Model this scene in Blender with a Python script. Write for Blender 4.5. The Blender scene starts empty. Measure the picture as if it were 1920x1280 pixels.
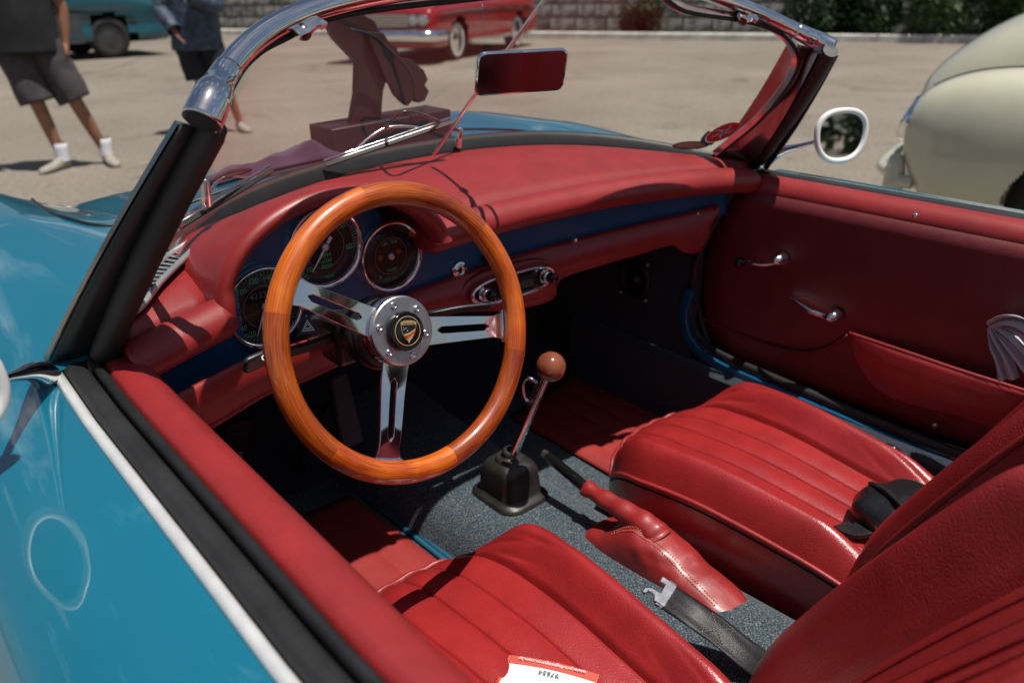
import bpy, bmesh, math, random
import numpy as np
from mathutils import Vector, Matrix, noise

random.seed(7)
SC = bpy.context.scene
COL = SC.collection
R = math.radians

# ------------------------------------------------------------ camera
CAMP = Vector((-0.87536, -0.77296, 1.26389))
YAW, PIT, ROL, FPX = R(41.1625), R(24.3645), R(-0.9368), 1579.77
_f = Vector((math.sin(YAW)*math.cos(PIT), math.cos(YAW)*math.cos(PIT), -math.sin(PIT)))
_r0 = Vector((math.cos(YAW), -math.sin(YAW), 0)); _u0 = _r0.cross(_f)
_r = _r0*math.cos(ROL) + _u0*math.sin(ROL); _u = _u0*math.cos(ROL) - _r0*math.sin(ROL)
cd = bpy.data.cameras.new('camera'); cam = bpy.data.objects.new('camera', cd); COL.objects.link(cam)
cd.sensor_width = 36; cd.lens = FPX/1920*36; cd.clip_start = .02; cd.clip_end = 400
cd.dof.use_dof = True; cd.dof.focus_distance = 1.07; cd.dof.aperture_fstop = 5.0
m = Matrix((( _r.x, _u.x, -_f.x, CAMP.x), (_r.y, _u.y, -_f.y, CAMP.y), (_r.z, _u.z, -_f.z, CAMP.z), (0, 0, 0, 1)))
cam.matrix_world = m
SC.camera = cam

# ------------------------------------------------------------ sky, sun, exposure
SUND = Vector((-.075, .25, -1)).normalized()      # direction the light travels
SEL = math.asin(-SUND.z); 
wd = bpy.data.worlds.new('World'); SC.world = wd; wd.use_nodes = True
wt = wd.node_tree; wt.nodes.clear()
wo = wt.nodes.new('ShaderNodeOutputWorld'); wb = wt.nodes.new('ShaderNodeBackground')
sk = wt.nodes.new('ShaderNodeTexSky'); sk.sky_type = 'NISHITA'; sk.sun_disc = False
sk.sun_elevation = SEL; sk.sun_rotation = math.atan2(-SUND.x, -SUND.y); sk.air_density = 1.0; sk.dust_density = 1.5
wc = wt.nodes.new('ShaderNodeTexCoord'); wn = wt.nodes.new('ShaderNodeTexNoise'); wm = wt.nodes.new('ShaderNodeMapping')
wm.inputs['Scale'].default_value = (1, 1, 2.2)
wn.inputs['Scale'].default_value = 5.0; wn.inputs['Detail'].default_value = 7; wn.inputs['Roughness'].default_value = .6
wr = wt.nodes.new('ShaderNodeValToRGB'); wr.color_ramp.elements[0].position = .575; wr.color_ramp.elements[1].position = .70
wx = wt.nodes.new('ShaderNodeMix'); wx.data_type = 'RGBA'; wx.inputs['B'].default_value = (12, 12.3, 12.8, 1)
wt.links.new(wc.outputs['Generated'], wm.inputs['Vector']); wt.links.new(wm.outputs['Vector'], wn.inputs['Vector'])
wt.links.new(wn.outputs['Fac'], wr.inputs['Fac']); wt.links.new(wr.outputs['Color'], wx.inputs['Factor'])
wt.links.new(sk.outputs['Color'], wx.inputs['A']); wt.links.new(wx.outputs['Result'], wb.inputs['Color'])
wb.inputs['Strength'].default_value = .05
wt.links.new(wb.outputs['Background'], wo.inputs['Surface'])
sl = bpy.data.lights.new('sun', 'SUN'); sl.energy = 5.0; sl.angle = R(.55); sl.color = (1, .955, .88)
so = bpy.data.objects.new('sun', sl); COL.objects.link(so); so.location = (0, 0, 20)
so.rotation_euler = SUND.to_track_quat('-Z', 'Y').to_euler()
SC.view_settings.view_transform = 'Standard'; SC.view_settings.look = 'None'
SC.view_settings.exposure = 0.05; SC.view_settings.gamma = 1.0; SC.view_settings.use_curve_mapping = False

# ------------------------------------------------------------ geometry helpers
V = Vector
def ray(px, py): return _f + _r*((px-960)/FPX) - _u*((py-640)/FPX)
def at(px, py, x=None, y=None, z=None, d=None):
    """photo pixel -> point on a plane of the place"""
    v = ray(px, py)
    if x is not None: t = (x-CAMP.x)/v.x
    elif y is not None: t = (y-CAMP.y)/v.y
    elif z is not None: t = (z-CAMP.z)/v.z
    else: t = d
    return CAMP + v*t
def on(px, py, fn, t0=.5, t1=3.5):
    """photo pixel -> point on the surface fn(p)=0"""
    v = ray(px, py); n = 240; a = fn(CAMP+v*t0); ta = t0
    for i in range(1, n+1):
        tb = t0+(t1-t0)*i/n; b = fn(CAMP+v*tb)
        if a*b <= 0:
            for _ in range(30):
                tm = (ta+tb)/2; c = fn(CAMP+v*tm)
                if a*c <= 0: tb = tm
                else: ta, a = tm, c
            return CAMP + v*((ta+tb)/2)
        ta, a = tb, b
    return CAMP + v*((t0+t1)/2)
HDG = Vector((math.sin(YAW), math.cos(YAW), 0)); P0 = Vector((CAMP.x, CAMP.y, 0))+HDG*1.2
TILT = Matrix.Translation(P0) @ Matrix.Rotation(R(1.4), 4, Vector((HDG.y, -HDG.x, 0))) @ Matrix.Translation(-P0)
if (TILT @ (P0+HDG*5)).z > 0: TILT = Matrix.Translation(P0) @ Matrix.Rotation(R(-1.4), 4, Vector((HDG.y, -HDG.x, 0))) @ Matrix.Translation(-P0)
TI = TILT.inverted()
def atg(px, py, z=0):
    """photo pixel -> point on the gently falling lot, in the lot's own flat frame"""
    c = TI @ CAMP; v = TI.to_3x3() @ ray(px, py); return c+v*((z-c.z)/v.z)
def onpl(px, py, o, n):
    v = ray(px, py); return CAMP + v*((o-CAMP).dot(n)/v.dot(n))
def cat(pts, n=8, closed=False):
    P = [V(p) for p in pts]; out = []; k = len(P)
    for i in range(k if closed else k-1):
        g = (lambda j: P[j % k]) if closed else (lambda j: P[max(0, min(k-1, j))])
        a, b, c, d = g(i-1), g(i), g(i+1), g(i+2)
        for s in range(n):
            t = s/n
            out.append(.5*((2*b)+(c-a)*t+(2*a-5*b+4*c-d)*t*t+(3*b-a-3*c+d)*t**3))
    if not closed: out.append(P[-1].copy())
    return out
def resample(pts, n):
    P = [V(p) for p in pts]; L = [0]
    for a, b in zip(P, P[1:]): L.append(L[-1]+(b-a).length)
    out = []; j = 0
    for i in range(n):
        s = L[-1]*i/(n-1)
        while j < len(P)-2 and L[j+1] < s: j += 1
        t = (s-L[j])/max(1e-9, L[j+1]-L[j]); out.append(P[j].lerp(P[j+1], t))
    return out
def empty(name, parent=None, loc=(0, 0, 0)):
    o = bpy.data.objects.new(name, None); COL.objects.link(o); o.location = loc; o.empty_display_size = .1
    if parent: o.parent = parent
    return o
def mk(name, vs, fs, mat, parent=None, smooth=True, bevel=0, seg=2, sub=0, solid=0, soff=0, uv=None, auto=None):
    me = bpy.data.meshes.new(name); me.from_pydata([tuple(v) for v in vs], [], fs); me.update()
    if uv is not None:
        l = me.uv_layers.new(name='UVMap')
        for li, lp in enumerate(me.loops): l.data[li].uv = uv[lp.vertex_index]
    bm = bmesh.new(); bm.from_mesh(me); bmesh.ops.recalc_face_normals(bm, faces=bm.faces); bm.to_mesh(me); bm.free()
    return wrap(name, me, mat, parent, smooth, bevel, seg, sub, solid, soff, auto)
def wrap(name, me, mat, parent=None, smooth=True, bevel=0, seg=2, sub=0, solid=0, soff=0, auto=None):
    o = bpy.data.objects.new(name, me); COL.objects.link(o)
    if mat: me.materials.append(mat)
    if smooth:
        for p in me.polygons: p.use_smooth = True
        if auto: me.set_sharp_from_angle(angle=R(auto))
    if solid:
        md = o.modifiers.new('solid', 'SOLIDIFY'); md.thickness = solid; md.offset = soff
    if bevel:
        md = o.modifiers.new('bevel', 'BEVEL'); md.width = bevel; md.segments = seg; md.limit_method = 'ANGLE'; md.angle_limit = R(35); md.harden_normals = False
        if smooth: me.set_sharp_from_angle(angle=R(40))
    if sub:
        md = o.modifiers.new('sub', 'SUBSURF'); md.levels = sub; md.render_levels = sub
    if parent: o.parent = parent
    return o
class MB:
    """collects shapes into one mesh"""
    def __init__(s): s.v = []; s.f = []; s.uv = []
    def add(s, vs, fs, uv=None):
        b = len(s.v); s.v += [V(v) for v in vs]; s.f += [tuple(i+b for i in f) for f in fs]
        s.uv += uv if uv else [(0, 0)]*len(vs); return s
    def grid(s, fn, nu, nv, cu=False, cv=False, capu=False):
        vs = []; uv = []
        for i in range(nu):
            for j in range(nv):
                a = i/(nu if cu else nu-1); b = j/(nv if cv else nv-1)
                vs.append(fn(a, b)); uv.append((a, b))
        fs = []
        for i in range(nu if cu else nu-1):
            for j in range(nv if cv else nv-1):
                fs.append((i*nv+j, ((i+1) % nu)*nv+j, ((i+1) % nu)*nv+(j+1) % nv, i*nv+(j+1) % nv))
        if capu and cv:
            fs.append(tuple(range(nv))); fs.append(tuple((nu-1)*nv+j for j in range(nv)))
        return s.add(vs, fs, uv)
    def sweep(s, pts, prof, up=V((0, 0, 1)), closed=False, caps=True, scale=None, pclosed=True):
        P = [V(p) for p in pts]; n = len(P); k = len(prof); vs = []; uv = []; L = 0
        for i, p in enumerate(P):
            t = (P[(i+1) % n]-P[i-1]) if closed else (P[min(n-1, i+1)]-P[max(0, i-1)])
            t.normalize(); rt = t.cross(up); rt.normalize(); uu = rt.cross(t)
            if i: L += (p-P[i-1]).length
            sc = scale(i/(n-1)) if scale else 1
            if not isinstance(sc, tuple): sc = (sc, sc)
            for j, (a, b) in enumerate(prof): vs.append(p+rt*a*sc[0]+uu*b*sc[1]); uv.append((L, j/k))
        fs = []
        for i in range(n if closed else n-1):
            for j in range(k if pclosed else k-1):
                fs.append((i*k+j, ((i+1) % n)*k+j, ((i+1) % n)*k+(j+1) % k, i*k+(j+1) % k))
        if caps and pclosed and not closed: fs.append(tuple(range(k))); fs.append(tuple((n-1)*k+j for j in range(k)))
        return s.add(vs, fs, uv)
    def tube(s, pts, r, n=12, closed=False, caps=True, rot=0):
        """round tube by parallel transport; r number or list"""
        P = [V(p) for p in pts]; k = len(P); vs = []; uv = []; L = 0
        t0 = (P[1]-P[0]).normalized(); a = t0.orthogonal().normalized(); prev = t0
        for i, p in enumerate(P):
            t = (P[(i+1) % k]-P[i-1]) if closed else (P[min(k-1, i+1)]-P[max(0, i-1)])
            t.normalize(); a = (prev.rotation_difference(t)) @ a; prev = t; b = t.cross(a)
            rr = r[i] if isinstance(r, (list, tuple)) else r
            if i: L += (p-P[i-1]).length
            for j in range(n):
                th = 2*math.pi*j/n+rot; vs.append(p+a*math.cos(th)*rr+b*math.sin(th)*rr); uv.append((L, j/n))
        fs = []
        for i in range(k if closed else k-1):
            for j in range(n): fs.append((i*n+j, ((i+1) % k)*n+j, ((i+1) % k)*n+(j+1) % n, i*n+(j+1) % n))
        if caps and not closed: fs.append(tuple(range(n))); fs.append(tuple((k-1)*n+j for j in range(n)))
        return s.add(vs, fs, uv)
    def lathe(s, prof, o, ax, n=32, ref=None, caps=False):
        o = V(o); ax = V(ax).normalized(); e1 = (V(ref)-ax*ax.dot(V(ref))).normalized() if ref else ax.orthogonal().normalized(); e2 = ax.cross(e1)
        vs = []; k = len(prof); uv = []
        for i in range(n):
            a = 2*math.pi*i/n; d = e1*math.cos(a)+e2*math.sin(a)
            for j, (r, h) in enumerate(prof): vs.append(o+d*r+ax*h); uv.append((i/n, j/k))
        fs = [(i*k+j, ((i+1) % n)*k+j, ((i+1) % n)*k+j+1, i*k+j+1) for i in range(n) for j in range(k-1)]
        if caps and prof[0][0] > 1e-6: fs.append(tuple(i*k for i in range(n)))
        if caps and prof[-1][0] > 1e-6: fs.append(tuple(i*k+k-1 for i in range(n)))
        return s.add(vs, fs, uv)
    def prism(s, out, o, ex, ey, th, both=False):
        """polygon out (2d) in the frame o,ex,ey extruded by th along ex x ey"""
        o = V(o); ex = V(ex); ey = V(ey); nz = ex.cross(ey).normalized(); k = len(out)
        a = -th/2 if both else 0
        vs = [o+ex*x+ey*y+nz*a for x, y in out]+[o+ex*x+ey*y+nz*(a+th) for x, y in out]
        fs = [tuple(range(k)), tuple(range(2*k-1, k-1, -1))]+[(i, (i+1) % k, k+(i+1) % k, k+i) for i in range(k)]
        return s.add(vs, fs)
    def ring(s, out, inn, o, ex, ey, th):
        """prism with a hole; out and inn have the same count"""
        o = V(o); ex = V(ex); ey = V(ey); nz = ex.cross(ey).normalized(); k = len(out)
        vs = []
        for h in (0, th):
            for L in (out, inn): vs += [o+ex*x+ey*y+nz*h for x, y in L]
        fs = []
        for i in range(k):
            j = (i+1) % k
            fs += [(i, j, k+j, k+i), (2*k+i, 3*k+i, 3*k+j, 2*k+j), (i, 2*k+i, 2*k+j, j), (k+i, k+j, 3*k+j, 3*k+i)]
        return s.add(vs, fs)
    def box(s, c, sx, sy, sz, rz=0):
        c = V(c); m = Matrix.Rotation(rz, 3, 'Z'); vs = [c+m @ V((x*sx/2, y*sy/2, z*sz/2)) for x in (-1, 1) for y in (-1, 1) for z in (-1, 1)]
        return s.add(vs, [(0, 1, 3, 2), (4, 6, 7, 5), (0, 4, 5, 1), (2, 3, 7, 6), (0, 2, 6, 4), (1, 5, 7, 3)])
    def ball(s, c, r, n=16, sc=(1, 1, 1)):
        c = V(c); vs = [c+V((0, 0, r*sc[2]))]; m = n//2
        for i in range(1, m):
            a = math.pi*i/m
            for j in range(n): b = 2*math.pi*j/n; vs.append(c+V((r*sc[0]*math.sin(a)*math.cos(b), r*sc[1]*math.sin(a)*math.sin(b), r*sc[2]*math.cos(a))))
        vs.append(c-V((0, 0, r*sc[2]))); fs = []
        for j in range(n): fs.append((0, 1+j, 1+(j+1) % n)); fs.append((len(vs)-1, 1+(m-2)*n+(j+1) % n, 1+(m-2)*n+j))
        for i in range(m-2):
            for j in range(n): fs.append((1+i*n+j, 1+(i+1)*n+j, 1+(i+1)*n+(j+1) % n, 1+i*n+(j+1) % n))
        return s.add(vs, fs)
    def out(s, name, mat, parent=None, **k):
        uv = s.uv if k.pop('useuv', False) else None
        return mk(name, s.v, s.f, mat, parent, uv=uv, **k)
def rrect(w, h, r, n=6):
    o = []
    for cx, cy, a0 in ((w/2-r, h/2-r, 0), (-w/2+r, h/2-r, 90), (-w/2+r, -h/2+r, 180), (w/2-r, -h/2+r, 270)):
        for i in range(n+1): a = R(a0+90*i/n); o.append((cx+r*math.cos(a), cy+r*math.sin(a)))
    return o
def circ(r, n=24, c=(0, 0)): return [(c[0]+r*math.cos(2*math.pi*i/n), c[1]+r*math.sin(2*math.pi*i/n)) for i in range(n)]
def text(name, body, o, ex, ey, size, mat, parent, align='CENTER', th=.0002, scx=1.0):
    cu = bpy.data.curves.new('t', 'FONT'); cu.body = body; cu.size = size; cu.align_x = align; cu.align_y = 'CENTER'; cu.extrude = th; cu.resolution_u = 3
    ob = bpy.data.objects.new('t', cu); COL.objects.link(ob)
    dg = bpy.context.evaluated_depsgraph_get(); me = bpy.data.meshes.new_from_object(ob.evaluated_get(dg))
    bpy.data.objects.remove(ob); ex = V(ex).normalized(); ey = V(ey).normalized(); nz = ex.cross(ey)
    me.transform(Matrix(((ex.x*scx, ey.x, nz.x, o[0]), (ex.y*scx, ey.y, nz.y, o[1]), (ex.z*scx, ey.z, nz.z, o[2]), (0, 0, 0, 1))))
    me.materials.clear(); return wrap(name, me, mat, parent, smooth=False)
def tag(o, label, cat=None, group=None, kind=None):
    if label: o['label'] = label
    if cat: o['category'] = cat
    if group: o['group'] = group
    if kind: o['kind'] = kind
    return o
def lerp(a, b, t): return a+(b-a)*t
def interp(x, xs, ys):
    if x <= xs[0]: return ys[0]
    for i in range(len(xs)-1):
        if x <= xs[i+1]: return lerp(ys[i], ys[i+1], (x-xs[i])/(xs[i+1]-xs[i]))
    return ys[-1]
def cinterp(xs, ys):
    P = cat([V((a, b, 0)) for a, b in zip(xs, ys)], 12); X = [p.x for p in P]; Y = [p.y for p in P]
    return lambda x: interp(x, X, Y)
def smooth01(t): t = max(0, min(1, t)); return t*t*(3-2*t)

# ------------------------------------------------------------ materials
def nodes(mt): return mt.node_tree.nodes, mt.node_tree.links
def mat(name, base, rough=.5, metal=0, coat=0, spec=.5, var=0, vscale=8, bump=0, bscale=300, bkind='noise', coatr=.03, sheen=0, base2=None, uvm=False, rvar=0, dist=.001, aniso=None, det=4):
    mt = bpy.data.materials.new(name); mt.use_nodes = True; N, L = nodes(mt); b = N['Principled BSDF']
    b.inputs['Base Color'].default_value = (*base, 1); b.inputs['Roughness'].default_value = rough; b.inputs['Metallic'].default_value = metal
    b.inputs['Coat Weight'].default_value = coat; b.inputs['Coat Roughness'].default_value = coatr; b.inputs['Specular IOR Level'].default_value = spec
    if sheen: b.inputs['Sheen Weight'].default_value = sheen; b.inputs['Sheen Roughness'].default_value = .5
    tc = N.new('ShaderNodeTexCoord'); src = tc.outputs['UV' if uvm else 'Object']
    if var or base2:
        t = N.new('ShaderNodeTexNoise'); t.inputs['Scale'].default_value = vscale; t.inputs['Detail'].default_value = det; t.inputs['Roughness'].default_value = .6
        L.new(src, t.inputs['Vector']); r = N.new('ShaderNodeValToRGB'); L.new(t.outputs['Fac'], r.inputs['Fac'])
        b2 = base2 if base2 else tuple(c*(1-var) for c in base)
        b1 = base if base2 else tuple(min(1, c*(1+var)) for c in base)
        r.color_ramp.elements[0].position = .36; r.color_ramp.elements[1].position = .64
        r.color_ramp.elements[0].color = (*b2, 1); r.color_ramp.elements[1].color = (*b1, 1); L.new(r.outputs['Color'], b.inputs['Base Color'])
        if rvar:
            q = N.new('ShaderNodeMapRange'); q.inputs['To Min'].default_value = max(0, rough-rvar); q.inputs['To Max'].default_value = rough+rvar
            t2 = N.new('ShaderNodeTexNoise'); t2.inputs['Scale'].default_value = vscale*2.7; t2.inputs['Detail'].default_value = 5
            L.new(src, t2.inputs['Vector']); L.new(t2.outputs['Fac'], q.inputs['Value']); L.new(q.outputs['Result'], b.inputs['Roughness'])
    if bump:
        if bkind == 'noise': t = N.new('ShaderNodeTexNoise'); t.inputs['Scale'].default_value = bscale; t.inputs['Detail'].default_value = 4; o = t.outputs['Fac']
        else: t = N.new('ShaderNodeTexVoronoi'); t.inputs['Scale'].default_value = bscale; o = t.outputs['Distance']
        L.new(src, t.inputs['Vector']); bp = N.new('ShaderNodeBump'); bp.inputs['Strength'].default_value = bump; bp.inputs['Distance'].default_value = dist
        L.new(o, bp.inputs['Height']); L.new(bp.outputs['Normal'], b.inputs['Normal'])
    return mt
def leather(name, base, rough=.45, bump=.35, bs=420, wr=.0, coat=.3):
    mt = mat(name, base, rough, spec=.6, var=.10, vscale=14, rvar=.06)
    N, L = nodes(mt); b = N['Principled BSDF']; tc = N.new('ShaderNodeTexCoord')
    b.inputs['Coat Weight'].default_value = coat; b.inputs['Coat Roughness'].default_value = .30; b.inputs['Coat IOR'].default_value = 1.6
    v = N.new('ShaderNodeTexVoronoi'); v.inputs['Scale'].default_value = bs; n = N.new('ShaderNodeTexNoise'); n.inputs['Scale'].default_value = 38; n.inputs['Detail'].default_value = 5
    L.new(tc.outputs['Object'], v.inputs['Vector']); L.new(tc.outputs['Object'], n.inputs['Vector'])
    b1 = N.new('ShaderNodeBump'); b1.inputs['Strength'].default_value = bump; b1.inputs['Distance'].default_value = .0008; b1.invert = True
    b2 = N.new('ShaderNodeBump'); b2.inputs['Strength'].default_value = .09+wr; b2.inputs['Distance'].default_value = .004
    L.new(v.outputs['Distance'], b1.inputs['Height']); L.new(n.outputs['Fac'], b2.inputs['Height']); L.new(b2.outputs['Normal'], b1.inputs['Normal']); L.new(b1.outputs['Normal'], b.inputs['Normal'])
    return mt
MT = {}
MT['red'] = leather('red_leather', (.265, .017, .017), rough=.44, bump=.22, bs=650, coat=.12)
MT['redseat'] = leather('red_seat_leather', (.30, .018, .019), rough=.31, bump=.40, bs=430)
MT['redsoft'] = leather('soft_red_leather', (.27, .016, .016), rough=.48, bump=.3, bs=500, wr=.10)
MT['reddoor_shaded'] = leather('shaded_door_vinyl', (.125, .007, .009), rough=.5)  # red darkened in colour to deepen the shade on the door panels
MT['redgrain'] = leather('coarse_red_vinyl', (.26, .010, .014), rough=.45, bump=1.0, bs=260)
MT['stitch'] = mat('stitch_thread', (.60, .16, .10), .7)
MT['blue'] = mat('blue_paint', (.001, .130, .205), .35, coat=1, coatr=.02, spec=.5, var=.05, vscale=3)
MT['blue'].node_tree.nodes['Principled BSDF'].inputs['Coat IOR'].default_value = 2.0
MT['dashblue'] = mat('dash_blue_paint', (.002, .095, .215), .35, coat=.8, coatr=.08, var=.06, vscale=4)
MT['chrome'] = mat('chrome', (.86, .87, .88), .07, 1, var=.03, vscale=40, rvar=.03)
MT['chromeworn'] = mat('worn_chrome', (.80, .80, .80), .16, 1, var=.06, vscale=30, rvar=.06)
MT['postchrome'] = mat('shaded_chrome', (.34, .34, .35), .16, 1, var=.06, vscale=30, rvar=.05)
MT['brush'] = mat('brushed_aluminium', (.62, .60, .58), .36, 1, var=.10, vscale=60, rvar=.08)
MT['ventmetal'] = mat('vent_metal', (.50, .50, .50), .35, .7, var=.08, vscale=30)
MT['strip'] = mat('satin_trim_strip', (.82, .82, .82), .30, .45, var=.08, vscale=30, rvar=.05)
MT['rubber'] = mat('black_rubber', (.010, .010, .011), .5, var=.25, vscale=30, bump=.15, bscale=500)
MT['rubber2'] = mat('weathered_black_rubber', (.015, .015, .016), .55, var=.35, vscale=14, bump=.3, bscale=220)
MT['black'] = mat('black_plastic', (.012, .012, .013), .35, var=.15, vscale=30)
MT['boot'] = mat('black_boot_rubber', (.022, .021, .020), .42, var=.3, vscale=25, bump=.2, bscale=260)
MT['gloss'] = mat('gloss_black', (.008, .008, .009), .12)
MT['greymetal'] = mat('dark_grey_metal', (.10, .10, .105), .32, .7, var=.2, vscale=40)
MT['white'] = mat('white_paint', (.75, .75, .73), .35, var=.04, vscale=20)
MT['mirror'] = mat('mirror_glass', (.82, .84, .84), .02, 1); MT['dimmirror'] = mat('dimmed_mirror_glass', (.34, .33, .34), .10, 1)  # second mirror has a darkened base so its reflections come out dimmer
MT['dial'] = mat('dial_black', (.020, .012, .011), .35, var=.1)
MT['green'] = mat('green_print', (.08, .50, .22), .6)
MT['dimprint'] = mat('dim_print', (.16, .15, .14), .6)
MT['whiteprint'] = mat('white_print', (.75, .75, .75), .6)
MT['gold'] = mat('gold_print', (.62, .42, .17), .4, .4)
MT['redprint'] = mat('red_print', (.55, .03, .02), .4)
MT['silver'] = mat('silver_print', (.75, .75, .75), .3, .6)
MT['lampred'] = mat('red_telltale', (.30, .05, .04), .2); MT['lampblue'] = mat('blue_telltale', (.01, .02, .30), .2)
MT['knobwood'] = mat('shift_ball_stone', (.27, .080, .042), .14, coat=.8, base2=(.17, .042, .022), vscale=30, det=6)
MT['carpetdark'] = mat('navy_carpet', (.020, .030, .050), .95, base2=(.006, .010, .020), vscale=260, bump=1, bscale=420, dist=.003, sheen=.2)
def tweed():
    mt = mat('blue_grey_tweed_carpet', (.03, .07, .12), .95, bump=1, bscale=380, dist=.004, sheen=.15); N, L = nodes(mt); b = N['Principled BSDF']
    tc = N.new('ShaderNodeTexCoord'); mp = N.new('ShaderNodeMapping'); mp.inputs['Scale'].default_value = (1, .55, 1); v = N.new('ShaderNodeTexNoise'); v.inputs['Scale'].default_value = 620; v.inputs['Detail'].default_value = 2
    L.new(tc.outputs['Object'], mp.inputs['Vector']); L.new(mp.outputs['Vector'], v.inputs['Vector']); r = N.new('ShaderNodeValToRGB'); L.new(v.outputs['Fac'], r.inputs['Fac'])
    e = r.color_ramp.elements; e[0].position = .38; e[0].color = (.005, .011, .020, 1); e[1].position = .66; e[1].color = (.25, .235, .185, 1)
    x = e.new(.49); x.color = (.018, .052, .095, 1); x = e.new(.57); x.color = (.055, .085, .095, 1)
    L.new(r.outputs['Color'], b.inputs['Base Color']); return mt
MT['tweed'] = tweed()
MT['matred'] = leather('floor_mat_red', (.30, .022, .020), rough=.6)
MT['bind'] = mat('blue_binding', (.008, .075, .13), .6, var=.1)
MT['webbing'] = mat('black_webbing', (.012, .012, .014), .42, var=.4, vscale=60, bump=.6, bscale=700)
MT['pouch'] = mat('black_patent_leather', (.012, .012, .014), .22, bump=.5, bscale=40, dist=.006)
MT['bag'] = mat('white_plastic_bag', (.46, .48, .50), .45, bump=.3, bscale=90, dist=.003)
def wood():
    mt = bpy.data.materials.new('varnished_wood'); mt.use_nodes = True; N, L = nodes(mt); b = N['Principled BSDF']
    tc = N.new('ShaderNodeTexCoord'); oi = N.new('ShaderNodeObjectInfo'); mp = N.new('ShaderNodeMapping'); mp.inputs['Scale'].default_value = (7, 5, 1)
    cb = N.new('ShaderNodeCombineXYZ'); mul = N.new('ShaderNodeMath'); mul.operation = 'MULTIPLY'; mul.inputs[1].default_value = 60
    L.new(oi.outputs['Random'], mul.inputs[0]); L.new(mul.outputs[0], cb.inputs['Z']); L.new(mul.outputs[0], cb.inputs['X'])
    ad = N.new('ShaderNodeVectorMath'); L.new(tc.outputs['UV'], mp.inputs['Vector']); L.new(mp.outputs['Vector'], ad.inputs[0]); L.new(cb.outputs[0], ad.inputs[1])
    n1 = N.new('ShaderNodeTexNoise'); n1.inputs['Scale'].default_value = 1.6; n1.inputs['Detail'].default_value = 3; n1.inputs['Distortion'].default_value = .9
    mp2 = N.new('ShaderNodeMapping'); mp2.inputs['Scale'].default_value = (1.0, 26, 1); n2 = N.new('ShaderNodeTexNoise'); n2.inputs['Scale'].default_value = 4; n2.inputs['Detail'].default_value = 6; n2.inputs['Distortion'].default_value = .25
    L.new(ad.outputs[0], n1.inputs['Vector']); L.new(ad.outputs[0], mp2.inputs['Vector']); L.new(mp2.outputs['Vector'], n2.inputs['Vector'])
    mx = N.new('ShaderNodeMath'); mx.operation = 'MULTIPLY_ADD'; mx.inputs[1].default_value = .55; L.new(n2.outputs['Fac'], mx.inputs[0])
    h = N.new('ShaderNodeMath'); h.operation = 'MULTIPLY'; h.inputs[1].default_value = .45; L.new(n1.outputs['Fac'], h.inputs[0]); L.new(h.outputs[0], mx.inputs[2])
    r = N.new('ShaderNodeValToRGB'); L.new(mx.outputs[0], r.inputs['Fac']); e = r.color_ramp.elements
    e[0].position = .30; e[0].color = (.07, .010, .002, 1); e[1].position = .70; e[1].color = (.74, .20, .010, 1)
    x = e.new(.42); x.color = (.30, .038, .003, 1); x = e.new(.54); x.color = (.54, .10, .004, 1)
    hs = N.new('ShaderNodeHueSaturation'); mr = N.new('ShaderNodeMapRange'); mr.inputs['To Min'].default_value = .70; mr.inputs['To Max'].default_value = 1.08
    L.new(oi.outputs['Random'], mr.inputs['Value']); L.new(mr.outputs[0], hs.inputs['Value']); L.new(r.outputs['Color'], hs.inputs['Color']); L.new(hs.outputs['Color'], b.inputs['Base Color'])
    b.inputs['Roughness'].default_value = .38; b.inputs['Coat Weight'].default_value = 1; b.inputs['Coat Roughness'].default_value = .06
    return mt
MT['wood'] = wood()
def glass(name, tint=(.86, .95, .91), ior=1.5, gl=1.0):
    mt = bpy.data.materials.new(name); mt.use_nodes = True; N, L = nodes(mt); N.clear()
    o = N.new('ShaderNodeOutputMaterial'); t = N.new('ShaderNodeBsdfTransparent'); t.inputs['Color'].default_value = (*tint, 1); g = N.new('ShaderNodeBsdfGlossy'); g.inputs['Roughness'].default_value = 0.0
    fr = N.new('ShaderNodeFresnel'); mx = N.new('ShaderNodeMixShader'); ge = N.new('ShaderNodeNewGeometry'); mr = N.new('ShaderNodeMapRange')
    mr.inputs['To Min'].default_value = ior; mr.inputs['To Max'].default_value = 1/ior; L.new(ge.outputs['Backfacing'], mr.inputs['Value']); L.new(mr.outputs[0], fr.inputs['IOR'])
    L.new(fr.outputs[0], mx.inputs[0]); L.new(t.outputs[0], mx.inputs[1]); L.new(g.outputs[0], mx.inputs[2]); L.new(mx.outputs[0], o.inputs['Surface']); return mt
MT['glass'] = glass('windshield_glass_clear', (.965, .985, .97), 1.30); MT['lens'] = glass('gauge_lens', (1, 1, 1), 1.18); MT['carglass'] = mat('dark_car_glass', (.02, .025, .028), .06)
MT['skin'] = mat('skin', (.26, .115, .07), .5, var=.12, vscale=20)
MT['sock'] = mat('white_sock', (.78, .78, .82), .9, bump=.4, bscale=300); MT['shoe'] = mat('beige_shoe', (.30, .275, .235), .7, var=.2, vscale=30)
MT['shirt'] = mat('black_shirt', (.012, .012, .015), .9, var=.3, vscale=10); MT['shorts'] = mat('charcoal_shorts', (.055, .048, .052), .9, var=.2, vscale=18)
MT['jacket'] = mat('navy_jacket', (.030, .048, .085), .55, var=.45, vscale=16, bump=.8, bscale=26, dist=.02); MT['darkshorts'] = mat('black_shorts', (.012, .014, .022), .9)
MT['redpaint'] = mat('red_car_paint', (.28, .005, .008), .3, coat=1); MT['cream'] = mat('cream_car_paint', (.55, .53, .40), .3, coat=1, coatr=.04, var=.03)
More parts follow.
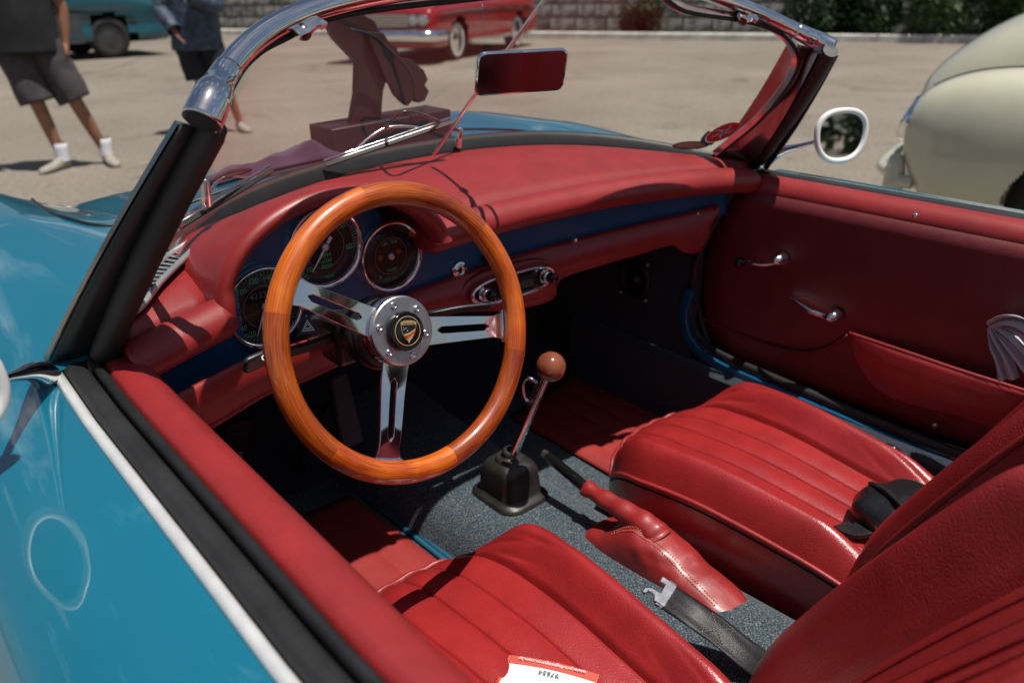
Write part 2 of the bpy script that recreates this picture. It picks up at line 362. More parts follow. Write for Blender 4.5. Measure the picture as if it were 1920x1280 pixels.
MT['teal'] = mat('teal_car_paint', (.006, .065, .085), .35, coat=1); MT['tyre'] = mat('tyre_rubber', (.016, .016, .016), .8, var=.3, vscale=30); MT['whitewall'] = mat('whitewall', (.62, .60, .56), .7)
MT['cladding'] = mat('grey_cladding', (.045, .050, .055), .7, var=.2, vscale=6)
MT['darkwood'] = mat('dark_varnished_board', (.018, .010, .010), .5, var=.25, vscale=20); MT['vein'] = mat('black_groove', (.008, .007, .008), .7)
MT['purple'] = mat('purple_velvet', (.040, .018, .046), .95, sheen=.3, var=.2, vscale=12)

# ============================================================ ground
def ground_mat():
    mt = mat('sunlit_asphalt', (.33, .285, .235), .9, bump=.6, bscale=60, dist=.01); N, L = nodes(mt); b = N['Principled BSDF']; tc = N.new('ShaderNodeTexCoord')
    a = N.new('ShaderNodeTexNoise'); a.inputs['Scale'].default_value = .45; a.inputs['Detail'].default_value = 6
    c = N.new('ShaderNodeTexNoise'); c.inputs['Scale'].default_value = 34; c.inputs['Detail'].default_value = 3
    L.new(tc.outputs['Object'], a.inputs['Vector']); L.new(tc.outputs['Object'], c.inputs['Vector'])
    r = N.new('ShaderNodeValToRGB'); e = r.color_ramp.elements; e[0].position = .3; e[0].color = (.215, .182, .146, 1); e[1].position = .7; e[1].color = (.30, .256, .206, 1)
    r2 = N.new('ShaderNodeValToRGB'); e = r2.color_ramp.elements; e[0].position = .3; e[0].color = (.60, .60, .60, 1); e[1].position = .7; e[1].color = (1.0, 1.0, 1.0, 1)
    mx = N.new('ShaderNodeMix'); mx.data_type = 'RGBA'; mx.blend_type = 'MULTIPLY'; mx.inputs['Factor'].default_value = 1
    L.new(a.outputs['Fac'], r.inputs['Fac']); L.new(c.outputs['Fac'], r2.inputs['Fac']); L.new(r.outputs['Color'], mx.inputs['A']); L.new(r2.outputs['Color'], mx.inputs['B']); L.new(mx.outputs['Result'], b.inputs['Base Color'])
    st = N.new('ShaderNodeTexNoise'); st.inputs['Scale'].default_value = 1.3; st.inputs['Detail'].default_value = 8; st.inputs['Roughness'].default_value = .7; st.inputs['Distortion'].default_value = .6
    r3 = N.new('ShaderNodeValToRGB'); e = r3.color_ramp.elements; e[0].position = .30; e[0].color = (.62, .60, .58, 1); e[1].position = .44; e[1].color = (1, 1, 1, 1)
    m2 = N.new('ShaderNodeMix'); m2.data_type = 'RGBA'; m2.blend_type = 'MULTIPLY'; m2.inputs['Factor'].default_value = 1
    L.new(tc.outputs['Object'], st.inputs['Vector']); L.new(st.outputs['Fac'], r3.inputs['Fac']); L.new(mx.outputs['Result'], m2.inputs['A']); L.new(r3.outputs['Color'], m2.inputs['B']); L.new(m2.outputs['Result'], b.inputs['Base Color'])
    return mt
MT['ground'] = ground_mat()
def gsurf(p): return TILT @ p if (p-P0).dot(HDG) > 0 else p
g = MB().grid(lambda a, b: gsurf(P0+HDG*[-60, -20, -5, -1, 0, 1, 3, 6, 10, 16, 25, 40, 90][round(a*12)]+V((HDG.y, -HDG.x, 0))*lerp(-90, 90, b)), 13, 19).out('ground', MT['ground'], smooth=False); tag(g, None, kind='structure')

# ============================================================ the blue convertible
CAR = empty('convertible_car'); tag(CAR, 'open blue convertible car with red leather interior and wooden steering wheel', 'car')
yb = lambda x: .50-.30*x*x-1.1*x**4
zb = lambda x: .946-.12*x*x-.16*x**4
zlo = lambda x: .934-.134*x*x-.105*x**4
zup = lambda x: .960-.113*x*x-.224*x**4
yh = lambda x: .112+.32*x*x-1.85*x**4
zh = lambda x: 1.245-.17*x*x-.70*x**4
Wf = lambda p: p.y-(yb(p.x)+(yh(p.x)-yb(p.x))*(p.z-zb(p.x))/(zh(p.x)-zb(p.x)))
yf = lambda x: .305-.27*x*x            # instrument board
def dx(y): return interp(y, [-.9, -.374, -.25, .06, .216, .3], [.722, .724, .720, .711, .702, .697])    # outer edge of the door top

# ---- outer body: front (fenders, lid, cowl) lofted from cross sections
def half_profile(y):
    # list of (x, z) from the centre to the sill for the front of the car
    Y = [.20, .45, .75, 1.10, 1.45, 1.75, 1.95]
    zc = interp(y, Y, [.955, .945, .905, .84, .73, .60, .42])      # centre of the lid
    zv = interp(y, Y, [.895, .888, .866, .82, .70, .57, .42])      # valley between lid and fender
    zf = interp(y, Y, [.855, .872, .893, .882, .84, .73, .46])      # fender crest
    xf = interp(y, Y, [.66, .63, .615, .61, .60, .56, .48])
    xo = interp(y, Y, [.866, .862, .855, .845, .815, .73, .56])
    xv = xf*.74
    zs = interp(y, Y, [.24, .24, .24, .24, .24, .26, .32])
    return cat([V((0, zc, 0)), V((xv*.5, lerp(zc, zv, .24), 0)), V((xv*.85, lerp(zc, zv, .80), 0)), V((xv, zv, 0)), V((lerp(xv, xf, .55), lerp(zv, zf, .62), 0)), V((xf, zf, 0)),
                V((lerp(xf, xo, .5), zf-.022, 0)), V((lerp(xf, xo, .85), zf-.10, 0)), V((xo, .58, 0)), V((xo, .44, 0)), V((xo-.02, zs+.06, 0)), V((xo-.08, zs, 0))], 4)
def front(a, b, sgn):
    y = lerp(.205, 1.95, a**.9); P = half_profile(y); k = b*(len(P)-1); i = min(int(k), len(P)-2); p = P[i].lerp(P[i+1], k-i)
    return V((sgn*p.x, y, p.y))
mb = MB()
NB = 45
def front_fn(a, b):
    s = b*2-1
    return front(a, abs(s), 1 if s > 0 else -1)
mb.grid(front_fn, 40, 2*NB-1)
def cut(mb_, test):
    fs = []
    for f in mb_.f:
        c = sum((mb_.v[i] for i in f), V((0, 0, 0)))/len(f)
        if not test(c): fs.append(f)
    mb_.f = fs; return mb_
def in_arch(c): return abs(c.x) > .55 and (c.y-1.28)**2+(c.z-.30)**2 < .33**2
def in_cockpit(c): return c.y < yb(c.x)+.03 and abs(c.x) < .655 and c.z > .7
cut(mb, lambda c: in_arch(c) or in_cockpit(c))
BODY = mb.out('body', MT['blue'], CAR)
# front lid outline groove
def body_z(x, y):
    P = half_profile(y); ax = abs(x)
    for p, q in zip(P, P[1:]):
        if p.x <= ax <= q.x and q.x > p.x: return lerp(p.y, q.y, (ax-p.x)/(q.x-p.x))
    return P[0].y
lid = [(-.02, 1.80), (-.20, 1.72), (-.35, 1.50), (-.49, 1.15), (-.532, .87), (-.525, .74), (-.475, .675), (-.30, .67), (-.15, .68), (0, .685)]
lid = lid+[(-x, y) for x, y in lid[::-1][1:]]
lp = [V((p.x, p.y, body_z(p.x, p.y)+.001)) for p in cat([V((x, y, 0)) for x, y in lid], 6, True)]
MB().tube(lp, .0035, 6, closed=True).out('lid_gap', MT['black'], BODY)
# sides below the doors, rear deck, tail
def side_prof(y):
    x0 = dx(y)
    return cat([V((x0+.002, .845, 0)), V((x0+.04, .843, 0)), V((x0+.09, .833, 0)), V((x0+.135, .80, 0)), V((x0+.160, .73, 0)), V((x0+.164, .58, 0)), V((x0+.14, .42, 0)), V((x0+.08, .28, 0)), V((x0, .24, 0))], 5)
def rear(a, b, sgn):
    y = lerp(-.93, -2.0, a); t = a
    zc = lerp(.90, .48, t**2.0); xo = lerp(.80, .55, t**2.4); zf = lerp(.845, .50, t**2.2); xf = lerp(.66, .44, t**2)
    P = cat([V((0, zc, 0)), V((xf*.5, lerp(zc, zf, .3), 0)), V((xf, zf, 0)), V((lerp(xf, xo, .7), zf-.07, 0)), V((xo, lerp(.55, .40, t), 0)), V((xo-.02, .34, 0)), V((xo-.1, .25, 0))], 5)
    k = b*(len(P)-1); i = min(int(k), len(P)-2); p = P[i].lerp(P[i+1], k-i); return V((sgn*p.x, y, p.y))
mb = MB().grid(lambda a, b: rear(a, abs(b*2-1), 1 if b > .5 else -1), 24, 61)
cut(mb, lambda c: abs(c.x) > .55 and (c.y+1.02)**2+(c.z-.30)**2 < .33**2)
mb.out('rear_body', MT['blue'], CAR)
for sy in (1.95, -2.0):   # nose and tail closing panels
    mb = MB()
    P = [front(1, abs(b/15-1), 1 if b > 15 else -1) for b in range(31)] if sy > 0 else [rear(1, abs(b/15-1), 1 if b > 15 else -1) for b in range(31)]
    mb.grid(lambda a, b: P[round(a*30)].lerp(V((P[round(a*30)].x*.5, sy+(.10 if sy > 0 else -.12), .40)), math.sin(b*math.pi/2)), 31, 6)
    mb.out('nose_panel' if sy > 0 else 'tail_panel', MT['blue'], CAR)
# underside tray keeps daylight out of the floor
MB().box((0, 0, .225), 1.40, 3.6, .02).out('floor_pan', MT['black'], CAR, smooth=False)
# wheels
def road_wheel(parent, c, r, w, tm, hub, wall=None, out=1, axis=V((1, 0, 0)), name='wheel'):
    c = V(c); ax = axis*out
    wl = MB().lathe([(r*.60, w*.40), (r*.72, w*.5), (r*.93, w*.48), (r, w*.30), (r, -w*.30), (r*.93, -w*.48), (r*.6, -w*.4)], c, ax, 40).out(name, tm, parent)
    MB().lathe([(0, w*.42), (r*.2, w*.44), (r*.32, w*.36), (r*.45, w*.30), (r*.58, w*.38), (r*.62, w*.36), (r*.60, .0), (0, -.01)], c, ax, 32).out('hubcap', hub, wl)
    if wall: MB().lathe([(r*.64, w*.478), (r*.70, w*.503), (r*.84, w*.497), (r*.85, w*.47)], c, ax, 40).out('whitewall', wall, wl)
    return wl
for sx in (-1, 1):
    for yy in (1.28, -1.02): road_wheel(CAR, (sx*.66, yy, .30), .30, .16, MT['tyre'], MT['chrome'], out=sx)

# ---- doors
def door(sx):
    D = empty('door', CAR)
    Y0, Y1 = .208, -.93
    mb = MB()
    def sk_(a, b):
        y = lerp(Y0, Y1, a); P = side_prof(y); k = b*(len(P)-1); i = min(int(k), len(P)-2); p = P[i].lerp(P[i+1], k-i); return V((sx*p.x, y, p.y))
    mb.grid(sk_, 30, 36); mb.out('outer_skin', MT['blue'], D)
    ys = [lerp(Y0-.004, Y1, i/24) for i in range(25)]
    def line(off, z): return [V((sx*(dx(y)-off), y, z)) for y in ys]
    w = -sx    # towards the cabin
    # satin trim strip on the outer edge
    pf = [(-.0055, -.006), (-.0058, .002), (-.004, .005), (0, .0065), (.004, .005), (.0058, .002), (.0055, -.006)]
    MB().sweep(line(.002, .846), pf).out('trim_strip', MT['strip'], D)
    # black weather strips with the window slot between them
    pf = [(-.011, -.012), (-.011, .001), (-.007, .005), (.005, .0045), (.011, .000), (.011, -.012)]
    MB().sweep(line(.0205, .850), pf).out('weather_strip', MT['rubber2'], D)
    MB().sweep(line(.0335, .836), [(-.0025, -.012), (-.0025, .002), (.0025, .002), (.0025, -.012)]).out('window_slot', MT['vein'], D)
    pf = [(-.0055, -.01), (-.0055, .002), (-.002, .006), (.003, .0055), (.0055, .001), (.0055, -.01)]
    MB().sweep(line(.0405, .850), pf).out('inner_weather_strip', MT['rubber'], D)
    # padded cap
    ins = [(.047, .832), (.047, .848), (.051, .8545), (.060, .857), (.074, .856), (.086, .850), (.094, .840), (.098, .828), (.096, .818), (.088, .812), (.075, .815)]
    mb = MB(); N2 = 30
    for i in range(N2):
        y = lerp(Y0-.012, Y1, i/(N2-1)); e = .985 if i == 0 else 1
        mb.v += [V((sx*(dx(y)-o), y, .835+(z-.835)*e)) for o, z in ins]; mb.uv += [(0, 0)]*len(ins)
    k = len(ins)
    mb.f += [(i*k+j, (i+1)*k+j, (i+1)*k+(j+1) % k, i*k+(j+1) % k) for i in range(N2-1) for j in range(k)]+[tuple(range(k))]
    mb.out('door_cap', MT['red'], D)
    # inner panel with a raised lower edge line
    def px_(y, z): return dx(y)-.096-.006*math.sin(max(0, min(1, (z-.45)/.37))*math.pi)
    def front_y(z): return interp(z, [.42, .46, .55, .65, .75, .84], [.150, .218, .256, .262, .245, .205])
    mb = MB().grid(lambda a, b: V((sx*px_(lerp(front_y(lerp(.435, .826, b)), Y1, a), lerp(.435, .826, b)), lerp(front_y(lerp(.435, .826, b)), Y1, a), lerp(.435, .826, b))), 24, 16)
    mb.out('door_panel', MT['reddoor_shaded'], D, solid=.012, soff=0)
    return D, px_
DL, pxf = door(-1); DR, pxf = door(1)
XI = .612
# details seen on the passenger door
def dpt(px, py, x=.598): return at(px, py, x=x)
bead = cat([dpt(*p, x=.599) for p in ((1305, 590), (1340, 607), (1400, 632), (1455, 652), (1510, 661), (1550, 652), (1590, 628))], 6)
MB().tube(bead, .0038, 8).out('panel_welt', MT['reddoor_shaded'], DR)
# map pocket: bulged flap
top = cat([dpt(1592, 624, .594), dpt(1700, 660, .586), dpt(1800, 694, .584), dpt(1930, 735, .588), dpt(2050, 775, .592)], 6)
bot = cat([dpt(1594, 640, .597), dpt(1612, 690, .597), dpt(1650, 738, .597), dpt(1720, 765, .597), dpt(1800, 785, .597), dpt(1930, 830, .597), dpt(2050, 860, .597)], 6)
T_, B_ = resample(top, 24), resample(bot, 24)
mb = MB().grid(lambda a, b: T_[round(a*23)].lerp(B_[round(a*23)], b)+V((-.012*math.sin(math.pi*b)*math.sin(math.pi*min(1, a*1.1+.05)), 0, 0)), 24, 10)
PK = mb.out('map_pocket', leather('pocket_red_vinyl', (.30, .018, .020), rough=.42), DR, solid=.006)
MB().tube(top, .0035, 8).out('pocket_hem', MT['red'], PK); MB().tube(bot, .0035, 8).out('pocket_piping', MT['reddoor_shaded'], PK)
for p in ((1410, 342), (1716, 404)):
    c = dpt(*p, x=.603); MB().lathe([(0, .003), (.0025, .0028), (.0045, .001), (.0048, 0)], c, (-1, 0, .2), 14).out('screw', MT['chrome'], DR)
for p in ((1325, 505), (1325, 634), (1752, 797)):
    c = dpt(*p, x=.600); MB().lathe([(0, .004), (.003, .003), (.005, .001), (.0052, -.004)], c, (-1, 0, .1), 14).out('screw', MT['brush'], DR)
# window crank: boss, arm, knob
c = dpt(1467, 484, .600); kn = dpt(1392, 490, .575)
cr = empty('window_crank', DR)
MB().lathe([(.015, 0), (.015, .006), (.012, .014), (.009, .024), (.004, .029), (0, .030)], c, (-1, 0, 0), 24).out('crank_boss', MT['chrome'], cr)
MB().sweep(cat([c+V((-.018, 0, -.002)), c.lerp(kn, .35)+V((-.012, 0, -.006)), c.lerp(kn, .75)+V((-.006, 0, -.002)), kn+V((.004, 0, .004))], 6), [(.005*math.cos(a), .0032*math.sin(a)) for a in np.linspace(0, 2*math.pi, 9)[:-1]], up=V((1, 0, 0)), scale=lambda t: 1.5-.8*t).out('crank_arm', MT['chrome'], cr)
MB().lathe([(.004, .0), (.009, -.006), (.0105, -.014), (.008, -.022), (0, -.025)], kn+V((.004, 0, 0)), (1, 0, 0), 18).out('crank_knob', MT['gloss'], cr)
# pull handle
c = dpt(1567, 591, .600)
ph = empty('door_handle', DR)
MB().lathe([(.015, 0), (.015, .005), (.011, .016), (.006, .024), (0, .026)], c, (-1, 0, 0), 24).out('handle_boss', MT['chrome'], ph)
hp = cat([c+V((-.02, 0, 0)), dpt(1545, 592, .585), dpt(1520, 583, .58), dpt(1495, 567, .585), dpt(1478, 556, .593)], 6)
MB().tube(hp, [lerp(.0075, .003, i/(len(hp)-1)) for i in range(len(hp))], 10).out('handle_lever', MT['chrome'], ph)
# body-side seal and blue aperture edge round the passenger door
ap = cat([at(1388, 330, x=.60), at(1350, 400, x=.592), at(1312, 475, x=.59), at(1299, 540, x=.588), at(1296, 590, x=.586), at(1312, 633, x=.584), at(1360, 668, x=.582), at(1460, 712, x=.582), at(1600, 772, x=.582), at(1750, 832, x=.582), at(2000, 930, x=.582)], 6)
MB().tube(ap, .0095, 10).out('door_seal', MT['rubber'], CAR)
MB().tube([V((-p.x, p.y, p.z)) for p in ap], .0095, 10).out('door_seal', MT['rubber'], CAR)
ap2 = cat([at(1295, 545, x=.572), at(1283, 590, x=.572), at(1296, 640, x=.572), at(1345, 682, x=.572), at(1455, 732, x=.572), at(1600, 795, x=.572), at(1750, 858, x=.572), at(2000, 960, x=.572)], 6)
pf = [(-.010, -.006), (-.010, .006), (.010, .006), (.010, -.006)]
for s in (1, -1): MB().sweep([V((s*p.x, p.y, p.z)) for p in ap2], pf, up=V((1, 0, 0))).out('sill_edge', MT['dashblue'], CAR, bevel=.002)
# black post trim between board and door
for s in (1, -1):
    mb = MB().grid(lambda a, b: V((s*lerp(.588, .64, b), interp(lerp(.42, .868, a), [.42, .47, .55, .65, .75, .868], [.20, .235, .272, .285, .275, .225])+b*.012, lerp(.42, .868, a))), 14, 5)
    mb.out('door_post', MT['rubber'], CAR, solid=.01)

# ---- windshield
WS = empty('windshield', CAR)
Rg = [(1340, 288), (1381, 255), (1414, 228), (1448, 191), (1481, 144), (1492, 107), (1475, 74), (1441, 50), (1381, 34), (1280, 17)]
rg = [on(*p, Wf) for p in Rg]
def Wpt(x, z):
    t = (z-zb(x))/(zh(x)-zb(x)); return V((x, lerp(yb(x), yh(x), t), z))
lg = [Wpt(-p.x*.962, p.z-.006) for p in rg[:6]]+[on(*p, Wf, .72, 2.2) for p in ((440, 158), (476, 106), (528, 72), (640, 24))]
lowr = [V((x, yb(x)-.01, zb(x)+.015)) for x in (.45, .3, .15, 0)]
def Wpt(x, z):
    t = (z-zb(x))/(zh(x)-zb(x)); return V((x, lerp(yb(x), yh(x), t), z))
# closed glass outline: bottom left -> bottom right -> up right -> header -> down left
gl_top_mid = [Wpt(x, zh(x)-.028) for x in (.2, 0, -.15)]
outline = [Wpt(x, zup(x)+.002) for x in (-.45, -.3, -.15, 0, .15, .3, .45)]+rg+gl_top_mid+lg[::-1]
outline = cat(outline, 5, True)
# glass: strips from a lower to an upper polyline
def edge_z(x, top):
    best = None
    for p, q in zip(outline, outline[1:]+outline[:1]):
        if (p.x-x)*(q.x-x) <= 0 and abs(p.x-q.x) > 1e-7:
            z = lerp(p.z, q.z, (x-p.x)/(q.x-p.x)); best = z if best is None else (max(best, z) if top else min(best, z))
    return best
xs = [p.x for p in outline]; xa, xb_ = min(xs)+.001, max(xs)-.001
GX = [lerp(xa, xb_, .5-.5*math.cos(math.pi*i/70)) for i in range(71)]
mb = MB().grid(lambda a, b: Wpt(GX[round(a*70)], lerp(edge_z(GX[round(a*70)], False), edge_z(GX[round(a*70)], True), b)), 71, 14)
GL = mb.out('glass', MT['glass'], WS)
# chrome header tube and inner channel
hl = [on(*p, lambda q: q.y-yh(q.x), .68, 2.2) for p in ((411, 156), (453, 94), (514, 54), (600, 14))]
hr = [on(*p, lambda q: q.y-yh(q.x)) for p in ((1354, 6), (1414, 20), (1468, 41), (1512, 70))]
_hp = hl+[V((x, yh(x), zh(x))) for x in (-.15, 0, .15, .28)]+hr
_co = np.polyfit([p.x for p in _hp], [p.z for p in _hp], 6)
hd = [V((x, yh(x), float(np.polyval(_co, x)))) for x in np.linspace(hl[0].x, hr[-1].x, 65)]
MB().tube(hd, .0125, 16).out('header_rail', MT['chrome'], WS)
_ti = lambda p: on(*p, lambda q: q.y-yh(q.x)-.008, .70, 2.5)
ch = cat(rg[:6]+[_ti(p) for p in ((1475, 72), (1441, 50), (1381, 34), (1280, 17))]+[V((x, yh(x)+.008, zh(x)-.018)) for x in (.2, 0, -.15)]+[_ti(p) for p in ((640, 22), (524, 68), (470, 100), (432, 150))]+lg[:6][::-1], 5)
chn = MB().sweep(ch, [(-.004, -.007), (-.004, .007), (.007, .007), (.007, -.007)], up=V((0, -.85, .5))).out('glass_channel', MT['chromeworn'], WS, bevel=.0015)
MB().tube([p+V((0, -.006, -.004)) for p in ch], .0035, 6).out('glass_seal', MT['rubber'], WS)
# posts
def post(sx):
    P = empty('windshield_post', CAR)
    if sx < 0:
        t0, t1 = V((-.645, .216, .853)), V((-.545, .050, 1.113)); o0, o1 = V((-.703, .235, .853)), at(334, 232, x=-.585)
    else:
        t0, t1 = V((.65, .195, .862)), V((.556, .022, 1.106)); o0, o1 = V((.700, .225, .853)), V((.586, .035, 1.118))
    i0, i1 = V((sx*.592, .255, .885)), V((sx*.545, .085, 1.122))
    bow = V((sx*(.003 if sx < 0 else .009), .0, .0))
    def L3(a, b, t): return a.lerp(b, t)+bow*math.sin(math.pi*t)*1.6
    n = 14; mb = MB(); 
    def sec(t):
        I = L3(i0, i1, t); T = L3(t0, t1, t); O = L3(o0, o1, t)
        fw = V((0, .009, .003))
        return [I, I.lerp(T, .55)+V((0, -.004, 0)), T+V((-sx*.016, .006, 0)), O.lerp(T, .5)+V((0, -.003, 0)), O, O+fw*.8, O.lerp(T, .6)+fw*1.3, T.lerp(I, .5)+fw*1.3, I+fw*.6]
    k = 9; vs = []
    for i in range(n): vs += sec(i/(n-1))
    fs = [(i*k+j, (i+1)*k+j, (i+1)*k+(j+1) % k, i*k+(j+1) % k) for i in range(n-1) for j in range(k)]+[tuple(range(k)), tuple((n-1)*k+j for j in range(k))]
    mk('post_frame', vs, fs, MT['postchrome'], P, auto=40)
    # rubber lining on the rear face, and the round seal
    mb = MB().grid(lambda a, b: sec(a)[2].lerp(sec(a)[4], .10+.86*b)+V((0, -.0045-.004*math.sin(math.pi*b), 0)), n, 5)
    mb.out('rubber_lining', MT['rubber'], P, solid=.004)
    ts, te = (at(195, 664, x=-.650), at(391, 252, x=-.556)) if sx < 0 else (at(1420, 300, x=.652), at(1553, 104, x=.562))
    tb = [L3(ts, te, i/13) for i in range(14)]
    tb = tb+[tb[-1]+(tb[-1]-tb[-2]).normalized()*.012]
    MB().tube(tb, [.0155]*14+[.0135], 18).out('window_seal', MT['rubber2'], P, auto=50)
    MB().sweep([L3(t0, t1, i/13)+V((sx*.017, -.011, 0)) for i in range(14)], [(-.003, -.005), (-.003, .005), (.003, .005), (.003, -.005)], up=V((0, -1, 0))).out('seal_lip', MT['black'], P, smooth=False)
    # chrome end cap over the top of the post, wrapping the rail
    if sx < 0: pth = cat(resample([hd[1], hd[0], at(397, 184, x=-.553), at(383, 214, x=-.566), at(378, 228, x=-.570)], 5), 5); rr = [.0136, .0146, .0162, .0180, .0188]
    else: pth = cat(resample([hd[-2], hd[-1], at(1532, 77, x=.560), at(1552, 86, x=.572), at(1560, 90, x=.576)], 5), 5); rr = [.0130, .0142, .0155, .0168, .0172]
    rad = [interp(i/(len(pth)-1)*4, [0, 1, 2, 3, 4], rr) for i in range(len(pth))]
    MB().tube(pth, rad, 22, caps=False).out('post_cap', MT['chrome'], P, solid=.002, soff=-1)
    e_ = pth[-1]+(pth[-1]-pth[-2]).normalized()*.001; MB().lathe([(0, .0015), (rad[-1]*.80, .001), (rad[-1]*.90, -.002), (rad[-1]*.90, -.008), (0, -.008)], e_, (pth[-1]-pth[-2]).normalized(), 20).out('cap_plug', MT['rubber'], P, smooth=False)
    c = pth[12]+(CAMP-pth[12]).normalized()*rad[12]; MB().lathe([(0, .0015), (.003, .001), (.0036, -.001)], c, (CAMP-pth[12]).normalized(), 12).out('screw', MT['greymetal'], P)
post(-1); post(1)
# roof latches under the rail
for (p0, p1, p2) in (((596, 40), (572, 58), (556, 66)), ((1412, 33), (1398, 36), (1385, 30))):
    la = empty('roof_latch', WS); X = -.36 if p0[0] < 900 else .475
    a_, b_, c_ = [on(*p, lambda q: q.y-yh(q.x)+.012) for p in (p0, p1, p2)]
    MB().sweep([a_+V((.004, -.006, -.006)), a_, b_, c_], [(-.006, -.004), (-.006, .004), (.006, .004), (.006, -.004)], up=V((0, -.6, .8))).out('latch_hook', MT['chrome'], la, bevel=.0015)
    MB().lathe([(0, .008), (.006, .007), (.009, .002), (.009, -.008), (0, -.009)], b_+V((0, .004, -.002)), (0, -.8, -.5), 14).out('latch_base', MT['greymetal'], la)
# stickers inside the glass
def sticker(name, px, py, r, col):
    c = on(px, py, Wf); nrm = V((0, -.75, .66)).normalized(); nrm = (CAMP-c).normalized()
    e = .01; ex = (Wpt(c.x+e, c.z)-Wpt(c.x-e, c.z)).normalized(); ey = (Wpt(c.x, c.z+e)-Wpt(c.x, c.z-e)).normalized(); nn = ex.cross(ey).normalized()
    return c-V((0, .004, .002)), ex, ey*1.55, nn
c, ex, ey, nn = sticker('s', 1352, 246, .02, None)
stk = MB().prism(circ(.023, 28), c, ex, ey, .0004).out('round_sticker', mat('sticker_red', (.50, .035, .03), .5), GL, smooth=False)
st = []
for i in range(10): a = R(90+36*i); rr = .019 if i % 2 == 0 else .0068; st.append((rr*math.cos(a), rr*math.sin(a)))
MB().prism(st, c+nn*.0006, ex, ey, .0003).out('sticker_star', mat('sticker_star_white', (.62, .68, .66), .5), GL, smooth=False)
for i in range(5):
    a = R(90+72*i); b = R(90+72*i+36)
    MB().prism([(0, 0), (.0184*math.cos(a), .0184*math.sin(a)), (.0064*math.cos(b), .0064*math.sin(b))], c+nn*.0011, ex, ey, .0002).out('sticker_star_point', mat('sticker_star_blue', (.03, .16, .22), .5) if i == 0 else bpy.data.materials['sticker_star_blue'], GL, smooth=False)
arc = [(0.0305*math.cos(R(a)), 0.0305*math.sin(R(a))) for a in range(175, 291, 8)]+[(0.0236*math.cos(R(a)), 0.0236*math.sin(R(a))) for a in range(290, 174, -8)]
MB().prism(arc, c, ex, ey, .0004).out('sticker_scroll', mat('sticker_teal', (.05, .15, .22), .5), GL, smooth=False)
c, ex, ey, nn = sticker('s', 1292, 270, .02, None)
el = [(.036*math.cos(2*math.pi*i/30), .010*math.sin(2*math.pi*i/30)) for i in range(30)]
MB().prism(el, c, ex, ey, .0004).out('oval_sticker', mat('sticker_pale', (.30, .32, .24), .6), GL, smooth=False)
MB().ring([(x*.97, y*.95) for x, y in el], [(x*.88, y*.74) for x, y in el], c+nn*.0008, ex, ey, .0003).out('oval_sticker_line', mat('sticker_dark', (.06, .08, .06), .6), GL, smooth=False)

# ---- inside mirror on its rod
RM = empty('rear_view_mirror', CAR)
sb = at(813, 290, x=-.004); s1 = at(1020, 0, x=.004); stp = s1+(s1-at(893, 180, x=-.002)).normalized()*.03
MB().tube([sb, at(893, 175, x=-.002), s1, stp], .0032, 10).out('mirror_rod', MT['chrome'], RM)
mc = at(976, 136, x=-.040); nrm = V((-.25, -.93, -.25)).normalized()
ex = V((0, 0, 1)).cross(nrm).normalized(); ey = nrm.cross(ex)
tl, tr, br, bl = [onpl(*p, mc, nrm) for p in ((891, 100), (1061, 92), (1061, 168), (895, 181))]
w_, h_ = ((tr-tl).length+(br-bl).length)/2, ((tl-bl).length+(tr-br).length)/2
ex = ((tr-tl)+(br-bl)).normalized(); ey = (ey-ex*ey.dot(ex)).normalized()
if ey.z < 0: ey = -ey
nf = ex.cross(ey)
if nf.dot(CAMP-mc) < 0: nf = -nf
mc = (tl+tr+br+bl)/4
def shell(o, outline2, depth, n2):
    mb = MB(); k = len(outline2)
    rings = [(1, 0), (1.0, -.004), (.93, -.010), (.75, -.0135), (.4, -.0155)]
    vs = []
    for s, h in rings: vs += [o+ex*x*s+ey*y*s+n2*h for x, y in outline2]
    fs = [(i*k+j, (i+1)*k+j, (i+1)*k+(j+1) % k, i*k+(j+1) % k) for i in range(len(rings)-1) for j in range(k)]+[tuple((len(rings)-1)*k+j for j in range(k)), tuple(range(k))]
    return mb.add(vs, fs)
shell(mc, rrect(w_, h_, h_*.19), .014, nf).out('mirror_shell', MT['chrome'], RM)
MB().tube([mc-nf*.012, (sb+(s1-sb)*.60)], .004, 8).out('mirror_bracket', MT['chrome'], RM)
MB().prism(rrect(w_-.005, h_-.005, h_*.17), mc+nf*.0004, ex, nf.cross(ex), .0008).out('mirror_face', MT['dimmirror'], RM, smooth=False)
MB().lathe([(.004, -.02), (.007, -.012), (.007, .0), (.004, .004)], (sb+(s1-sb)*.52), (s1-sb).normalized(), 12).out('mirror_clamp', MT['chrome'], RM)

